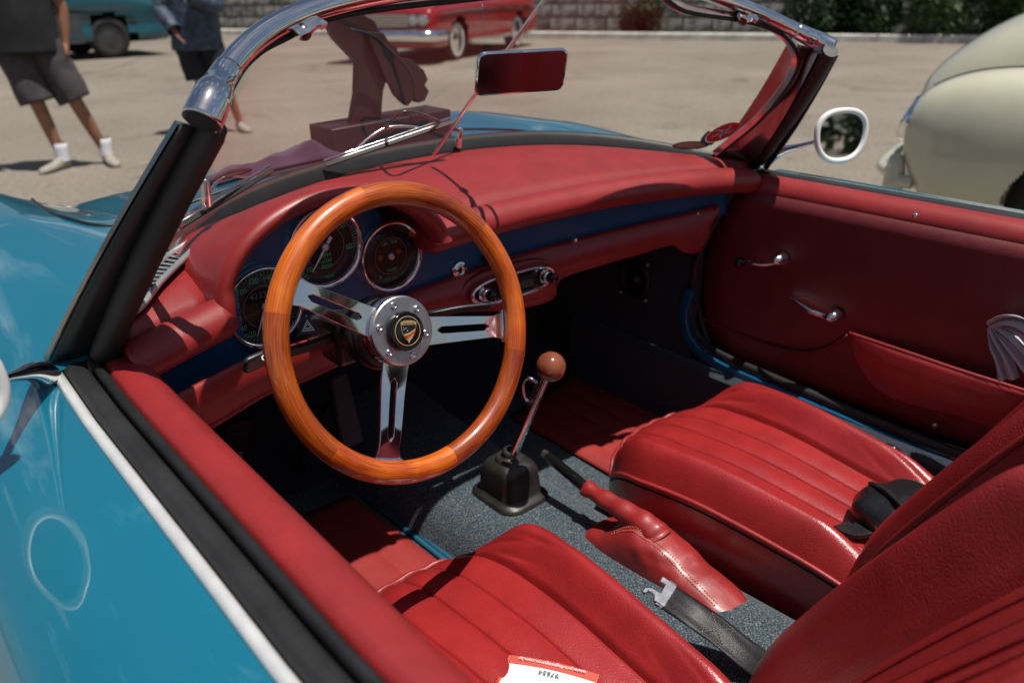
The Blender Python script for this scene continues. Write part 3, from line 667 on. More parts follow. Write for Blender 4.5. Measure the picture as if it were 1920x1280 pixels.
# ---- wipers on the cowl, outside of the glass
def wiper(tip, tail, arm, off=.022):
    Wp = empty('wiper', CAR)
    def o(p, d): return on(*p, lambda s: Wf(s)-d, 1.08, 2.5)
    a, b = o(tip, .012), o(tail, .012)
    dirv = (b-a).normalized()
    MB().sweep([a.lerp(b, i/6) for i in range(7)], [(-.0018, -.006), (-.0010, .002), (.0010, .002), (.0018, -.006)], up=V((0, .8, .55))).out('wiper_blade', MT['rubber'], Wp, smooth=False)
    MB().tube([a.lerp(b, i/6)+V((0, .003, .006)) for i in range(7)], .0024, 8).out('blade_rail', MT['chrome'], Wp)
    MB().tube([a.lerp(b, .02+i*.96/6)+V((0, .002, .0015)) for i in range(7)], .0016, 8).out('blade_spring', MT['brush'], Wp)
    m1, m2 = a.lerp(b, .25), a.lerp(b, .75); mid = a.lerp(b, .5)+V((0, .012, .022))
    MB().tube(cat([m1+V((0, .004, .006)), m1.lerp(mid, .5)+V((0, .003, .006)), mid, m2.lerp(mid, .5)+V((0, .003, .006)), m2+V((0, .004, .006))], 5), .0028, 8).out('blade_bridge', MT['chromeworn'], Wp)
    ap_ = [o(p, off) for p in arm]
    MB().tube(cat([mid]+ap_, 6), .0030, 8).out('wiper_arm', MT['greymetal'], Wp)
    e = ap_[-1]; MB().lathe([(0, .008), (.004, .007), (.006, .003), (.007, -.03)], e, (0, -.2, 1), 14).out('wiper_pivot', MT['chrome'], Wp)
wiper((610, 308), (846, 228), ((752, 212), (790, 214), (862, 246)))
wiper((332, 424), (508, 318), ((470, 318), (430, 322), (385, 345)))
# gasket between the glass and the cowl
gk = [V((x, yb(x), zlo(x))) for x in np.linspace(-.60, .60, 41)]
mb = MB().grid(lambda a, b: (lambda x, q: V((x, yb(x)+q[0], lerp(zlo(x), zup(x), q[1]))))(lerp(-.602, .602, a), [(-.008, -.25), (-.010, .0), (-.006, .35), (.0, .8), (.004, 1.05), (.012, 1.1), (.022, .6), (.030, .0), (.032, -.5)][round(b*8)]), 41, 9)
mb.out('windshield_gasket', MT['rubber'], CAR)
# cowl sheet under the gasket joins the lid to the board
mb = MB().grid(lambda a, b: (lambda x: V((x, lerp(yb(x)+.012, yb(x)+.12, b), lerp(zlo(x)+.010, body_z(x, yb(x)+.12)+.0015, b)+.004*math.sin(math.pi*b))))(lerp(-.60, .60, a)), 41, 8)
mb.out('cowl', MT['blue'], BODY)

# ---- instrument board
DB = empty('dashboard', CAR)
yc = lambda x: .280-.219*x*x
zc = lambda x: .896-.047*x*x-.07*x**4
BX, BZ, BA, BB = -.3365, .868, .172, .126      # arch over the gauges
def arch_z(x, a=BA, b=BB):
    u = (x-BX)/a
    return BZ+b*math.sqrt(max(0, 1-u*u)) if abs(u) < 1 else BZ
def ftop(x): return max(zc(x)-.015, arch_z(x, BA-.02, BB-.02))
mb = MB().grid(lambda a, b: (lambda x: V((x, yf(x), lerp(interp(x, [-.6, -.2, .0, .1, .2, .45, .585], [.70, .72, .735, .75, .765, .765, .775]), ftop(x), b))))(lerp(-.605, .585, a)), 97, 14)
mb.out('fascia', MT['dashblue'], DB, solid=.006, soff=1)
# padded top between the gasket and the roll
def topz(x, b): return lerp(zlo(x)+.001, zc(x)-.006, b)+.012*math.sin(math.pi*b)-.016*math.exp(-((b-1)/.05)**2)
def ycut(x): return max(yc(x)+.004, yf(x)+.022) if abs(x-BX) < BA-.004 else yc(x)+.004
def topy(x, b): return lerp(yb(x)-.006, ycut(x), b)
mb = MB().grid(lambda a, b: (lambda x: V((x, topy(x, b), topz(x, b))))(lerp(-.622, .622, a)), 81, 22)
mb.out('top_cover', MT['red'], DB, solid=.006)
# padded roll, right and left of the arch
rp = [(.004, -.002), (-.010, .003), (-.026, .001), (-.040, -.009), (-.046, -.022), (-.043, -.035), (-.032, -.044), (-.012, -.047), (.012, -.044)]
def roll(x0, x1, n, ends):
    mb = MB(); k = len(rp); fine = cat([V((a, b, 0)) for a, b in rp], 4); k = len(fine)
    for i in range(n):
        t = i/(n-1); x = lerp(x0, x1, t); s = 1
        for e in ends:
            d = abs(x-e); s *= lerp(.80, 1, smooth01(d/.012))
        for q in fine: mb.v.append(V((x, yc(x)+q.x*(s if q.x < 0 else 1), zc(x)-.022+(q.y+.022)*s))); mb.uv.append((0, 0))
    mb.f += [(i*k+j, (i+1)*k+j, (i+1)*k+j+1, i*k+j+1) for i in range(n-1) for j in range(k-1)]+[tuple(range(k)), tuple((n-1)*k+j for j in range(k))]
    return mb
roll(-.152, .618, 70, [-.152, .618]).out('dash_roll', MT['red'], DB)
roll(-.632, -.492, 26, [-.492]).out('dash_roll', MT['red'], DB)
# arch over the gauges
pr_ = cat([V((-.022, .290, 0)), V((-.023, .235, 0)), V((-.022, .208, 0)), V((-.016, .195, 0)), V((-.006, .192, 0)), V((.002, .202, 0)), V((.001, .225, 0)), V((-.010, .262, 0)), V((-.024, .30, 0)), V((-.042, .345, 0)), V((-.064, .40, 0)), V((-.090, .45, 0))], 4)
def arch(a, b):
    ph = lerp(186, 10, a); k = b*(len(pr_)-1); i = min(int(k), len(pr_)-2); q = pr_[i].lerp(pr_[i+1], k-i)
    c, s = math.cos(R(ph)), math.sin(R(ph)); t = smooth01((q.y-.27)/.16)
    A = BA+(q.x if q.y < .226 and b < .5 else .001)+.10*max(0, q.y-.225)*(b > .45); Bv = BB+q.x
    A += .022*max(0, c)
    x = BX+A*c; yy = q.y-(.004 if s < .2 else 0)
    return V((x, yy-.05*(x-BX)*(0), BZ+Bv*s-(0.012*(1-min(1, max(0, s)*4)))))
MB().grid(arch, 60, len(pr_)).out('gauge_hood', MT['red'], DB)
hs = [arch(i/59, 17/(len(pr_)-1)) for i in range(60)]
# lower padded trim
def trim(pairs, name, d0, d1, nb=10):
    T = resample(cat([on(*a, lambda q: q.y-(yf(q.x)-d0)) for a, b in pairs], 6), 60); B = resample(cat([on(*b, lambda q: q.y-(yf(q.x)-d1)) for a, b in pairs], 6), 60)
    def fn(a, b):
        i = round(a*59); t = b
        p = T[i].lerp(B[i], t); return p+V((0, -.010*math.sin(math.pi*min(1, t*1.15))-.002, 0))
    o = MB().grid(fn, 60, nb).out(name, MT['red'], DB, solid=.010, soff=0)
    return T, B
trim([((700, 575), (710, 606)), ((753, 553), (760, 592)), ((800, 535), (815, 588)), ((847, 518), (870, 584)), ((880, 505), (905, 583)), ((924, 492), (945, 581)), ((958, 479), (990, 574)), ((1000, 467), (1036, 557)), ((1018, 462), (1047, 523)), ((1080, 447), (1116, 499)), ((1180, 423), (1190, 478)), ((1235, 410), (1257, 459)), ((1268, 402), (1282, 473)), ((1290, 397), (1306, 472)), ((1316, 391), (1322, 448)), ((1341, 386), (1341, 392))], 'lower_trim', .001, .014)
TL, BL = trim([((296, 752), (366, 812)), ((350, 727), (430, 774)), ((390, 707), (480, 743)), ((437, 682), (520, 724)), ((487, 663), (560, 712)), ((541, 645), (600, 694)), ((590, 632), (655, 669)), ((640, 622), (700, 650))], 'knee_trim', .050, .034)
MB().tube([p+V((0, -.004, .001)) for p in BL], .005, 8).out('trim_lip', MT['red'], DB)
for i in range(58): pass
st = MB()
for i in range(0, 58): st.tube([BL[i].lerp(BL[i+1], .1)+V((0, -.0095, .008)), BL[i].lerp(BL[i+1], .65)+V((0, -.0095, .008))], .0006, 5)
st.out('stitching', MT['stitch'], DB)
for p in ((1079, 450), (1308, 402)):
    c = on(*p, lambda q: q.y-(yf(q.x)-.010)); MB().lathe([(0, .004), (.003, .0035), (.005, .001), (.0052, -.004)], c, (0, -1, .2), 14).out('screw', MT['chrome'], DB)
c = on(915, 487, lambda q: q.y-(yf(q.x)-.012)); MB().lathe([(0, .02), (.006, .018), (.008, .008), (.006, .0), (.006, -.01)], c, (0, -1, 0), 16).out('pull_knob', MT['gloss'], DB)
# ignition lock
IG = empty('ignition_lock', CAR); c = on(859, 505, lambda q: q.y-yf(q.x)+.002)
MB().lathe([(.0155, 0), (.0155, .004), (.0135, .007), (.0105, .006), (.0095, .009), (.006, .0095), (.0055, .007), (0, .007)], c, (0, -1, .05), 28).out('lock_ring', MT['chrome'], IG)
MB().box(c+V((0, -.0085, 0)), .0016, .003, .008).out('key_slot', MT['black'], IG, smooth=False)
# gauges
def gauge(px, py, r):
    G = empty('gauge', CAR); c = on(px, py, lambda q: q.y-yf(q.x)+.006); n = V((0, -1, 0)); ex = V((1, 0, 0)); ey = V((0, 0, 1)); c = c+V((0, -.002, 0))
    MB().lathe([(r*.86, -.001), (r*.865, .003), (r*.90, .006), (r*.94, .0085), (r*.98, .008), (r, .005), (r*1.005, -.008), (r*.9, -.01)], c, n, 56).out('bezel', MT['chrome'], G)
    dl = MB().lathe([(0, 0), (r*.5, 0), (r*.88, 0), (r*.88, -.006), (0, -.006)], c, n, 48).out('dial', MT['dial'], G)
    MB().lathe([(r*.505, .0004), (r*.505, .0009), (r*.525, .0009), (r*.525, .0004)], c, n, 48).out('dial_ring', MT['dimprint'], G)
    MB().lathe([(0, .0068), (r*.45, .0062), (r*.86, .0052)], c, n, 40).out('lens', MT['lens'], G)
    return G, c, n, ex, ey
def hub_cap(G, c, n, r): MB().lathe([(0, .0062), (r*.06, .0058), (r*.105, .004), (r*.11, .001)], c, n, 20).out('needle_hub', MT['brush'], G)
def needle(G, c, n, ex, ey, r, ang, L=.62):
    d = ex*math.cos(R(ang))+ey*math.sin(R(ang)); s = d.cross(n)
    vs = [c+n*.003-d*r*.28+s*.0028, c+n*.003-d*r*.28-s*.0028, c+n*.003+d*r*L-s*.0005, c+n*.003+d*r*L+s*.0005]; mb = MB()
    mb.add(vs+[v+n*.0006 for v in vs], [(0, 1, 2, 3), (7, 6, 5, 4), (0, 4, 5, 1), (1, 5, 6, 2), (2, 6, 7, 3), (3, 7, 4, 0)]); mb.out('needle', MT['whiteprint'], G, smooth=False)
def ticks(G, c, n, ex, ey, r0, r1, a0, a1, k, w, m, nm='tick'):
    mb = MB()
    for i in range(k):
        a = R(lerp(a0, a1, i/(k-1))); d = ex*math.cos(a)+ey*math.sin(a); s = d.cross(n)*w/2
        mb.add([c+n*.0006+d*r0+s, c+n*.0006+d*r0-s, c+n*.0006+d*r1-s, c+n*.0006+d*r1+s], [(0, 1, 2, 3)])
    return mb.out(nm, m, G, smooth=False)
GR = .0575
G, c, n, ex, ey = gauge(494, 574, GR)                    # speedometer
for tx, a in (('20', 237), ('40', 214), ('60', 190), ('80', 163), ('100', 135), ('120', 105), ('140', 75), ('160', 45), ('180', 15)):
    text('number', tx, c+n*.0008+(ex*math.cos(R(a))+ey*math.sin(R(a)))*GR*.70, ex, ey, .0105, MT['green'], G, scx=.95)
ticks(G, c, n, ex, ey, GR*.80, GR*.86, 250, -40, 46, .0008, MT['green'])
text('odometer', '42336', c+n*.0008+ey*GR*.30-ex*GR*.06, ex, ey, .0125, MT['dimprint'], G); text('trip_meter', '110', c+n*.0008-ey*GR*.33, ex, ey, .010, MT['dimprint'], G)
MB().prism(rrect(GR*.85, GR*.30, .002), c+n*.0003+ey*GR*.30, ex, ey, .0002).out('counter_window', MT['gloss'], G, smooth=False)
needle(G, c, n, ex, ey, GR, 246, .72); hub_cap(G, c, n, GR)
G, c, n, ex, ey = gauge(607, 462, GR*1.05); r = GR*1.05    # rev counter
for tx, a in (('10', 225), ('20', 180), ('30', 135), ('40', 90), ('50', 38), ('60', -12)):
    text('number', tx, c+n*.0008+(ex*math.cos(R(a))+ey*math.sin(R(a)))*r*.66, ex, ey, .0108, MT['green'], G)
ticks(G, c, n, ex, ey, r*.76, r*.86, 60, -12, 15, .0022, MT['dimprint']); ticks(G, c, n, ex, ey, r*.78, r*.86, 232, 70, 28, .0010, MT['green'])
for i, tx in enumerate(('UPM', 'x100', 'RPM')): text('legend', tx, c+n*.0008-ey*(r*(.22+i*.135)), ex, ey, .0086, MT['green'], G)
text('maker_print', 'VDO', c+n*.0008-ey*r*.74+ex*r*.05, ex, ey, .007, MT['green'], G)
needle(G, c, n, ex, ey, r, 232, .66); hub_cap(G, c, n, r)
G, c, n, ex, ey = gauge(731, 479, GR*.98); r = GR*.98      # combined gauge
for i, ch_ in enumerate('OIL TEMP'):
    a = R(90+30-i*60/7); d = ex*math.cos(a)+ey*math.sin(a); text('legend', ch_, c+n*.0008+d*r*.40, ex*math.sin(a)-ey*math.cos(a), d, .0078, MT['green'], G)
text('legend', 'TANK', c+n*.0008-ey*r*.40, ex, ey, .0072, MT['green'], G)
for a, s in ((128, .0014), (62, .0014)): ticks(G, c, n, ex, ey, r*.58, r*.74, a, a+.01, 2, s, MT['dimprint'], 'zone_mark')
for a in (-125, -105, -85, -62): text('number', {-125: 'R', -105: '1/4', -85: '1/2', -62: '1'}[a], c+n*.0008+(ex*math.cos(R(a))+ey*math.sin(R(a)))*r*.66, ex, ey, .007, MT['green'], G)
for dx_, m_ in ((-.33, 'lampred'), (.26, 'lampred')): MB().lathe([(0, .002), (r*.06, .0018), (r*.085, .0005)], c+ex*r*dx_+ey*r*(.02 if dx_ < 0 else .08), n, 14).out('warning_lamp', MT[m_], G)
MB().lathe([(0, .0014), (r*.05, .001), (r*.06, .0005)], c+ex*r*.62+ey*r*.2, n, 14).out('warning_lamp', MT['lampblue'], G)
hub_cap(G, c, n, r)
# radio: chrome surround, black face, two knobs
RD = empty('radio', CAR)
rl, rr_ = on(879, 557, lambda q: q.y-(yf(q.x)-.030)), on(1036, 511, lambda q: q.y-(yf(q.x)-.030))
cx = (rl+rr_)/2; ex = (rr_-rl).normalized(); ey = V((0, .12, 1)).normalized(); ey = (ey-ex*ey.dot(ex)).normalized(); w_ = (rr_-rl).length
def rad_out(sx, sy, k=40):
    o = []
    for i in range(k):
        a = 2*math.pi*i/k; c_, s_ = math.cos(a), math.sin(a); o.append((w_/2*sx*math.copysign(abs(c_)**.55, c_), .0235*sy*math.copysign(abs(s_)**.75, s_)*(1-.25*abs(c_)**3)))
    return o
nn = ex.cross(ey)
MB().ring(rad_out(1, 1), rad_out(.93, .78), cx, ex, ey, .010).out('radio_surround', MT['chrome'], RD, bevel=.0025)
MB().prism(rad_out(.95, .84), cx-nn*.002, ex, ey, .006).out('radio_face', MT['gloss'], RD, smooth=False)
MB().prism(rrect(w_*.40, .020, .003), cx+nn*.002+ex*.004, ex, ey, .007).out('radio_dial', MT['black'], RD, bevel=.001)
for s in (-1, 1):
    o = cx+ex*w_*.36*s+nn*.004
    MB().lathe([(.0095, 0), (.0125, .002), (.0125, .006), (.0095, .008), (.0115, .011), (.0115, .015), (.009, .017)], o, nn, 24).out('radio_knob_ring', MT['chrome'], RD)
    MB().lathe([(.008, .015), (.0092, .018), (.0092, .030), (.008, .032), (0, .033)], o, nn, 20).out('radio_knob', MT['gloss'], RD)
# red mounting pad behind the radio
MB().prism([(x*1.14, y*1.5) for x, y in rad_out(1, 1)], cx-nn*.022, ex, ey, .018).out('radio_pad', MT['red'], RD, bevel=.006, seg=3)
# defroster vent on the left of the padded top
VN = empty('defroster_vent', CAR)
def vsurf(q):
    x = max(-.62, min(.62, q.x)); b = (yb(x)-.006-q.y)/(yb(x)-.006-yc(x)-.004); return q.z-topz(x, max(0, min(1, b)))-.014
va = cat([on(*p, vsurf) for p in ((372, 461), (340, 492), (300, 532), (270, 572), (238, 602))], 8); va = resample(va, 40)
vb = cat([on(*p, vsurf) for p in ((362, 452), (318, 480), (275, 520), (243, 560), (210, 600))], 8); vb = resample(vb, 40)
per = [p+V((0, 0, .002)) for p in va]+[vb[-1].lerp(va[-1], .5)+(va[-1]-va[-2])*1.2+V((0, 0, .002))]+[p+V((0, 0, .002)) for p in vb[::-1]]+[vb[0].lerp(va[0], .5)-(va[1]-va[0])*1.2+V((0, 0, .002))]
MB().tube(per, .0042, 10, closed=True).out('vent_frame', MT['ventmetal'], VN)
for i0, i1 in ((0, 3), (36, 39)): MB().grid(lambda a, b: vb[i0+round(a*(i1-i0))].lerp(va[i0+round(a*(i1-i0))], b)+V((0, 0, .0025)), i1-i0+1, 4).out('vent_end', MT['ventmetal'], VN, solid=.003)
for i in range(4, 36, 1):
    if i % 2: continue
    a, b = vb[i].lerp(va[i], .1), vb[i].lerp(va[i], .9); d = (vb[min(39, i+1)]-vb[i]).normalized()*.0022
    MB().add([a-d, a+d, b+d, b-d, a-d-V((0, 0, .004)), a+d-V((0, 0, .004)), b+d-V((0, 0, .004)), b-d-V((0, 0, .004))], [(0, 1, 2, 3), (4, 7, 6, 5), (0, 4, 5, 1), (1, 5, 6, 2), (2, 6, 7, 3), (3, 7, 4, 0)]).out('vent_slat', MT['ventmetal'], VN, smooth=False)
mb = MB().grid(lambda a, b: vb[round(a*39)].lerp(va[round(a*39)], b)-V((0, 0, .006)), 40, 3); mb.out('vent_duct', MT['vein'], VN)
for i in (1, 38): MB().lathe([(0, .0022), (.003, .0018), (.004, .0004)], vb[i].lerp(va[i], .5)+V((0, 0, .003)), (0, -.2, 1), 12).out('screw', MT['chrome'], VN)

# ---- steering wheel
SW = empty('steering_wheel', CAR)
ST = R(16.5); SCN = V((-.3634, 0, .8605)); SR, SRT = .1655, .0136
E1 = V((1, 0, 0)); E2 = V((0, math.sin(ST), math.cos(ST))); EN = V((0, -math.cos(ST), math.sin(ST)))
def sw(r, ang, h=0): return SCN+E1*r*math.cos(R(ang))+E2*r*math.sin(R(ang))+EN*h
PHI = -23.5
for k in range(6):
    a0 = PHI+60*k; n_ = 22; mb = MB(); nt = 20
    for i in range(n_+1):
        a = lerp(a0, a0+60, i/n_); c = sw(SR, a); d = (E1*math.cos(R(a))+E2*math.sin(R(a)))
        for j in range(nt):
            t = 2*math.pi*j/nt; mb.v.append(c+d*SRT*1.05*math.cos(t)+EN*SRT*.98*math.sin(t)); mb.uv.append((i/n_*.175, abs(j/nt*2-1)*.09))
    mb.f += [(i*nt+j, (i+1)*nt+j, (i+1)*nt+(j+1) % nt, i*nt+(j+1) % nt) for i in range(n_) for j in range(nt)]
    mb.out('rim_segment', MT['wood'], SW, useuv=True)
# spokes: slotted polished plates
HZ = -.017
def spoke(ang):
    d = E1*math.cos(R(ang))+E2*math.sin(R(ang)); s = EN.cross(d); n_ = 12
    r0, r1 = .026, SR-.006; w0, w1 = .0185, .0140
    def yy(t): return lerp(w0, w1, min(1, t/.8)) if t < .88 else lerp(w1, w1+.008, (t-.88)/.12)
    O = [(lerp(r0, r1, i/n_), -yy(i/n_)) for i in range(n_+1)]+[(lerp(r1, r0, i/n_), yy(1-i/n_)) for i in range(n_+1)]
    s0, s1 = .055, .130; sw_ = .0043
    I = []
    for i in range(n_+1):
        t = i/n_; x = lerp(s0, s1, t); e = min(t, 1-t); I.append((x, -sw_*math.sqrt(min(1, e/.06+.02))))
    for i in range(n_+1):
        t = 1-i/n_; x = lerp(s0, s1, t); e = min(t, 1-t); I.append((x, sw_*math.sqrt(min(1, e/.06+.02))))
    mb = MB(); mb.ring(O, I, SCN+EN*(HZ-.006), d, s, .0045)
    def bend(p):
        q = p-SCN; r = q.dot(d); t = smooth01((r-.05)/.09); return p+EN*(.008*t)
    mb.v = [bend(p) for p in mb.v]
    mb.out('spoke', MT['chrome'], SW, bevel=.0012, seg=2)
    MB().prism([(r1-.010, -.020), (r1+.004, -.024), (r1+.004, .024), (r1-.010, .020)], SCN+EN*(HZ+.001), d, s, .008).out('spoke_tab', MT['chrome'], SW, bevel=.002)
for a in (PHI+11, 180-11+PHI, 270+PHI): spoke(a)
HC = SCN+EN*(HZ+.004)+E1*.000+E2*.003
MB().lathe([(.0420, -.004), (.0425, .0), (.0420, .003), (.0405, .0040), (.022, .0040)], HC-EN*.001, EN, 64).out('hub_plate', MT['brush'], SW, auto=30)
MB().lathe([(.020, -.026), (.043, -.024), (.044, -.012), (.041, -.006), (.040, -.004)], HC, EN, 48).out('hub_ring', MT['chrome'], SW)
for k in range(6):
    a = 60*k+62+PHI; o = HC+(E1*math.cos(R(a))+E2*math.sin(R(a)))*.0325+EN*.0032
    MB().lathe([(.0046, 0), (.0046, .0012), (.0038, .0022), (.0022, .0022), (.0020, .0004), (0, .0004)], o, EN, 16).out('hub_screw', MT['chrome'], SW)
HBN = MB().lathe([(.0238, 0), (.0240, .006), (.0228, .0095), (.0212, .0105), (.0203, .0092), (.0195, .0094), (.012, .0108), (0, .0114)], HC+EN*.003, EN, 48).out('horn_button', MT['gloss'], SW)
# emblem: shield in a gold ring
EC = HC+EN*.0144; rt_ = R(-12); X1 = E1*math.cos(rt_)+E2*math.sin(rt_); Y1 = E2*math.cos(rt_)-E1*math.sin(rt_)
MB().ring(circ(.0178, 40), circ(.0170, 40), EC-EN*.0016, X1, Y1, .0006).out('emblem_ring', MT['gold'], SW, smooth=False)
shl = [(-.0103, .0108), (-.005, .0124), (0, .0126), (.005, .0122), (.0112, .0102), (.0108, .004), (.0085, -.003), (.005, -.009), (.0005, -.0142), (-.004, -.010), (-.008, -.004), (-.0098, .002)]
MB().prism(shl, EC, X1, Y1, .0005).out('emblem_edge', MT['gold'], SW, smooth=False)
MB().prism([(x*.93, y*.93-.0001) for x, y in shl], EC+EN*.0006, X1, Y1, .0003).out('emblem_field', MT['gloss'], SW, smooth=False)
MB().prism([(-.0095, .0075), (.0102, .0072), (.0102, .0096), (.004, .0112), (-.004, .0113), (-.0094, .0100)], EC+EN*.0010, X1, Y1, .0002).out('emblem_banner', MT['gold'], SW, smooth=False)
text('emblem_name', 'chamonix', EC+EN*.0013+Y1*.0092, X1, Y1, .0042, MT['gloss'], SW, th=.0001)
def band(y0, m):
    t = [(x, y0-.0016*math.sin(math.pi*(x+.0090)/.018)+.0028*(x/.009)) for x in np.linspace(-.0086, .0090, 9)]; k = (.0, )
    def lim(x, y): return x*max(.12, min(1, (y+.0142)/.0125)), y
    o = [lim(x, y) for x, y in t]+[lim(x, y-.0022) for x, y in t[::-1]]
    return MB().prism(o, EC+EN*.0010, X1, Y1, .0002).out('emblem_stripe', m, SW, smooth=False)
band(-.0005, MT['gold']); band(-.0034, MT['redprint']); band(-.0062, MT['gold']); band(-.0092, MT['silver'])
for x, y, s in ((-.0068, .0042, .0008), (-.0035, .0038, .0008), (-.0052, .0028, .0007), (-.0066, .0018, .0008), (-.0018, .0005, .0011)):
    MB().prism([(x, y+s), (x-s*.35, y+s*.35), (x-s, y), (x-s*.35, y-s*.35), (x, y-s), (x+s*.35, y-s*.35), (x+s, y), (x+s*.35, y+s*.35)], EC+EN*.0010, X1, Y1, .0002).out('emblem_star', MT['silver'], SW, smooth=False)
# column behind the wheel with levers
SCO = empty('steering_column', CAR); dcol = -EN
MB().lathe([(.030, .030), (.040, .034), (.0435, .048), (.0435, .085), (.038, .092), (.030, .098), (.028, .20), (.028, .36)], SCN, dcol, 36).out('column_boss', MT['greymetal'], SCO)
MB().lathe([(.0445, .058), (.047, .062), (.047, .072), (.0445, .076)], SCN, dcol, 36).out('column_collar', MT['black'], SCO)
k0 = SCN+dcol*.112
MB().box(k0+V((-.02, .01, -.005)), .05, .05, .06).out('switch_block', MT['black'], SCO, bevel=.008, seg=3)
pf = [(-.0045, -.006), (-.0045, .006), (.0045, .006), (.0045, -.006)]
a1 = at(640, 628, y=.110); a2 = at(560, 655, y=.085); a3 = at(500, 668, y=.07); a4 = at(456, 688, y=.065)
MB().sweep(cat([k0+V((-.02, 0, -.004)), a1, a2, a3], 5), pf, up=V((0, -.3, 1)), scale=lambda t: lerp(1.0, .8, t)).out('dip_lever', MT['black'], SCO, bevel=.002)
MB().sweep([a3+(a3-a4)*.35, a3, a4.lerp(a3, .2), a4], [(-.004, -.011), (-.004, .011), (.004, .011), (.004, -.011)], up=V((.15, -.35, 1)), scale=lambda t: 1-.25*(t > .95)).out('lever_pad', MT['black'], SCO, bevel=.003, seg=3)
ic = a3.lerp(a4, .25); lx = (a3-a4).normalized(); ln = (CAMP-ic); ln = (ln-lx*ln.dot(lx)).normalized(); ly = ln.cross(lx)
MB().ring(rrect(.010, .006, .0025, 4), rrect(.007, .0035, .0014, 4), ic+ln*.0115, lx, ly, .0003).out('lamp_symbol', MT['whiteprint'], SCO, smooth=False)
hz = at(577, 611, y=.085); h0 = k0+V((-.03, 0, .008))
MB().sweep(cat([h0, h0.lerp(hz, .5)+V((0, 0, .006)), hz+V((.006, .006, 0))], 5), [(-.003, -.005), (-.003, .005), (.003, .005), (.003, -.005)], up=V((0, -.3, 1))).out('hazard_lever', MT['black'], SCO, bevel=.001)
hn = (CAMP-hz).normalized(); hx = V((0, 0, 1)).cross(hn).normalized(); hy = hn.cross(hx); tri = lambda s: [(-s, -s*.8), (s, -s*.8), (0, s)]
MB().prism(tri(.015), hz-hn*.006, hx, hy, .009).out('hazard_switch', MT['gloss'], SCO, bevel=.0025, seg=3)
MB().ring(tri(.0075), tri(.0058), hz+hn*.0034, hx, hy, .0003).out('hazard_symbol', MT['whiteprint'], SCO, smooth=False); MB().ring(tri(.0042), tri(.0028), hz+hn*.0034, hx, hy, .0003).out('hazard_symbol', MT['whiteprint'], SCO, smooth=False)
b1, b2 = at(812, 589, y=.09), at(920, 573, y=.06)
MB().sweep(cat([k0+V((.02, 0, .0)), b1, b1.lerp(b2, .5)+V((0, 0, .002)), b2], 5), pf, up=V((0, -.3, 1)), scale=lambda t: (1.1-.5*t, 1.0-.25*t)).out('wiper_lever', MT['black'], SCO, bevel=.002)

# ---- cabin floor, tunnel, bulkhead
FLZ = .252
FL = MB().grid(lambda a, b: V((lerp(-.59, .59, a), lerp(-.60, .66, b), FLZ)), 30, 30).out('floor_carpet', MT['tweed'], CAR)
def tun_h(y): return interp(y, [-.8, -.3, .1, .3, .62, .75], [.12, .10, .085, .088, .10, .12])
def tun(a, b):
    y = lerp(-.62, .74, a); t = b*2-1; w = interp(y, [-.6, .2, .75], [.15, .135, .17])
    x = w*math.copysign(abs(t)**.9, t); h = tun_h(y)*(1-abs(t)**4.0)**.75 if abs(t) < 1 else 0
    return V((x, y, FLZ+h))
MB().grid(tun, 40, 33).out('tunnel_carpet', MT['tweed'], CAR)
MB().grid(lambda a, b: V((lerp(-.62, .62, a), [.64, .76, .82, .82, .80][round(b*4)], [FLZ-.002, .34, .50, .68, .79][round(b*4)])), 20, 5).out('bulkhead_carpet', MT['carpetdark'], CAR)
for s in (-1, 1):
    MB().grid(lambda a, b: V((s*lerp(.56, .60, b), lerp(.262, .83, a), lerp(FLZ-.004, .83, b))), 12, 12).out('kick_panel', MT['carpetdark'], CAR)
    # inner sill with carpet
    MB().sweep([V((s*.572, y, .33)) for y in np.linspace(.62, -.93, 16)], [(-.035*s, -.085), (-.02*s, .075), (-.004*s, .098), (.012*s, .10), (.03*s, .09), (.03*s, -.085)]).out('sill_carpet', MT['carpetdark'], CAR, auto=50)
# ridged binding strip along the tunnel
bs_ = empty('carpet_binding', CAR)
for k in range(3):
    MB().tube([V((-.150+.011*k, y, FLZ+.004)) for y in np.linspace(-.05, .64, 12)], .0055, 8).out('binding_bead', MT['bind'], bs_)
# speaker low on the right side
sp = at(1190, 522, x=.578); MB().lathe([(.046, -.01), (.046, .006), (.040, .010), (.034, .004), (.012, .001), (.010, .006), (0, .008)], sp, (-1, -.1, 0), 32).out('speaker', MT['black'], CAR)
for dy, dz in ((.035, .04), (-.035, .04), (.035, -.04), (-.035, -.04)): MB().lathe([(0, .003), (.003, .002), (.004, -.003)], sp+V((-.004, dy*1.1, dz*1.1)), (-1, 0, 0), 10).out('screw', MT['brush'], CAR)
# pedals
for px, w, z0 in ((-.47, .055, .47), (-.36, .055, .47), (-.215, .05, .44)):
    PD = empty('pedal', CAR); pc = V((px, .60, z0-.02)); py_ = V((0, -.35, .94)).normalized()
    MB().prism(rrect(w, .085, .012), pc, V((1, 0, 0)), py_, -.012).out('pedal_pad', MT['rubber2'], PD, bevel=.002)
    MB().tube([pc+V((0, .01, -.03)), pc+V((0, .05, -.10)), pc+V((0, .10, -.18))], .009, 8).out('pedal_arm', MT['greymetal'], PD)
pc = at(640, 770, y=.50); MB().prism([(-.022, -.07), (.026, -.07), (.020, .075), (-.018, .075)], pc, V((1, 0, 0)), V((.02, .22, .97)), .02).out('foot_pedal', MT['cladding'], CAR, bevel=.006)

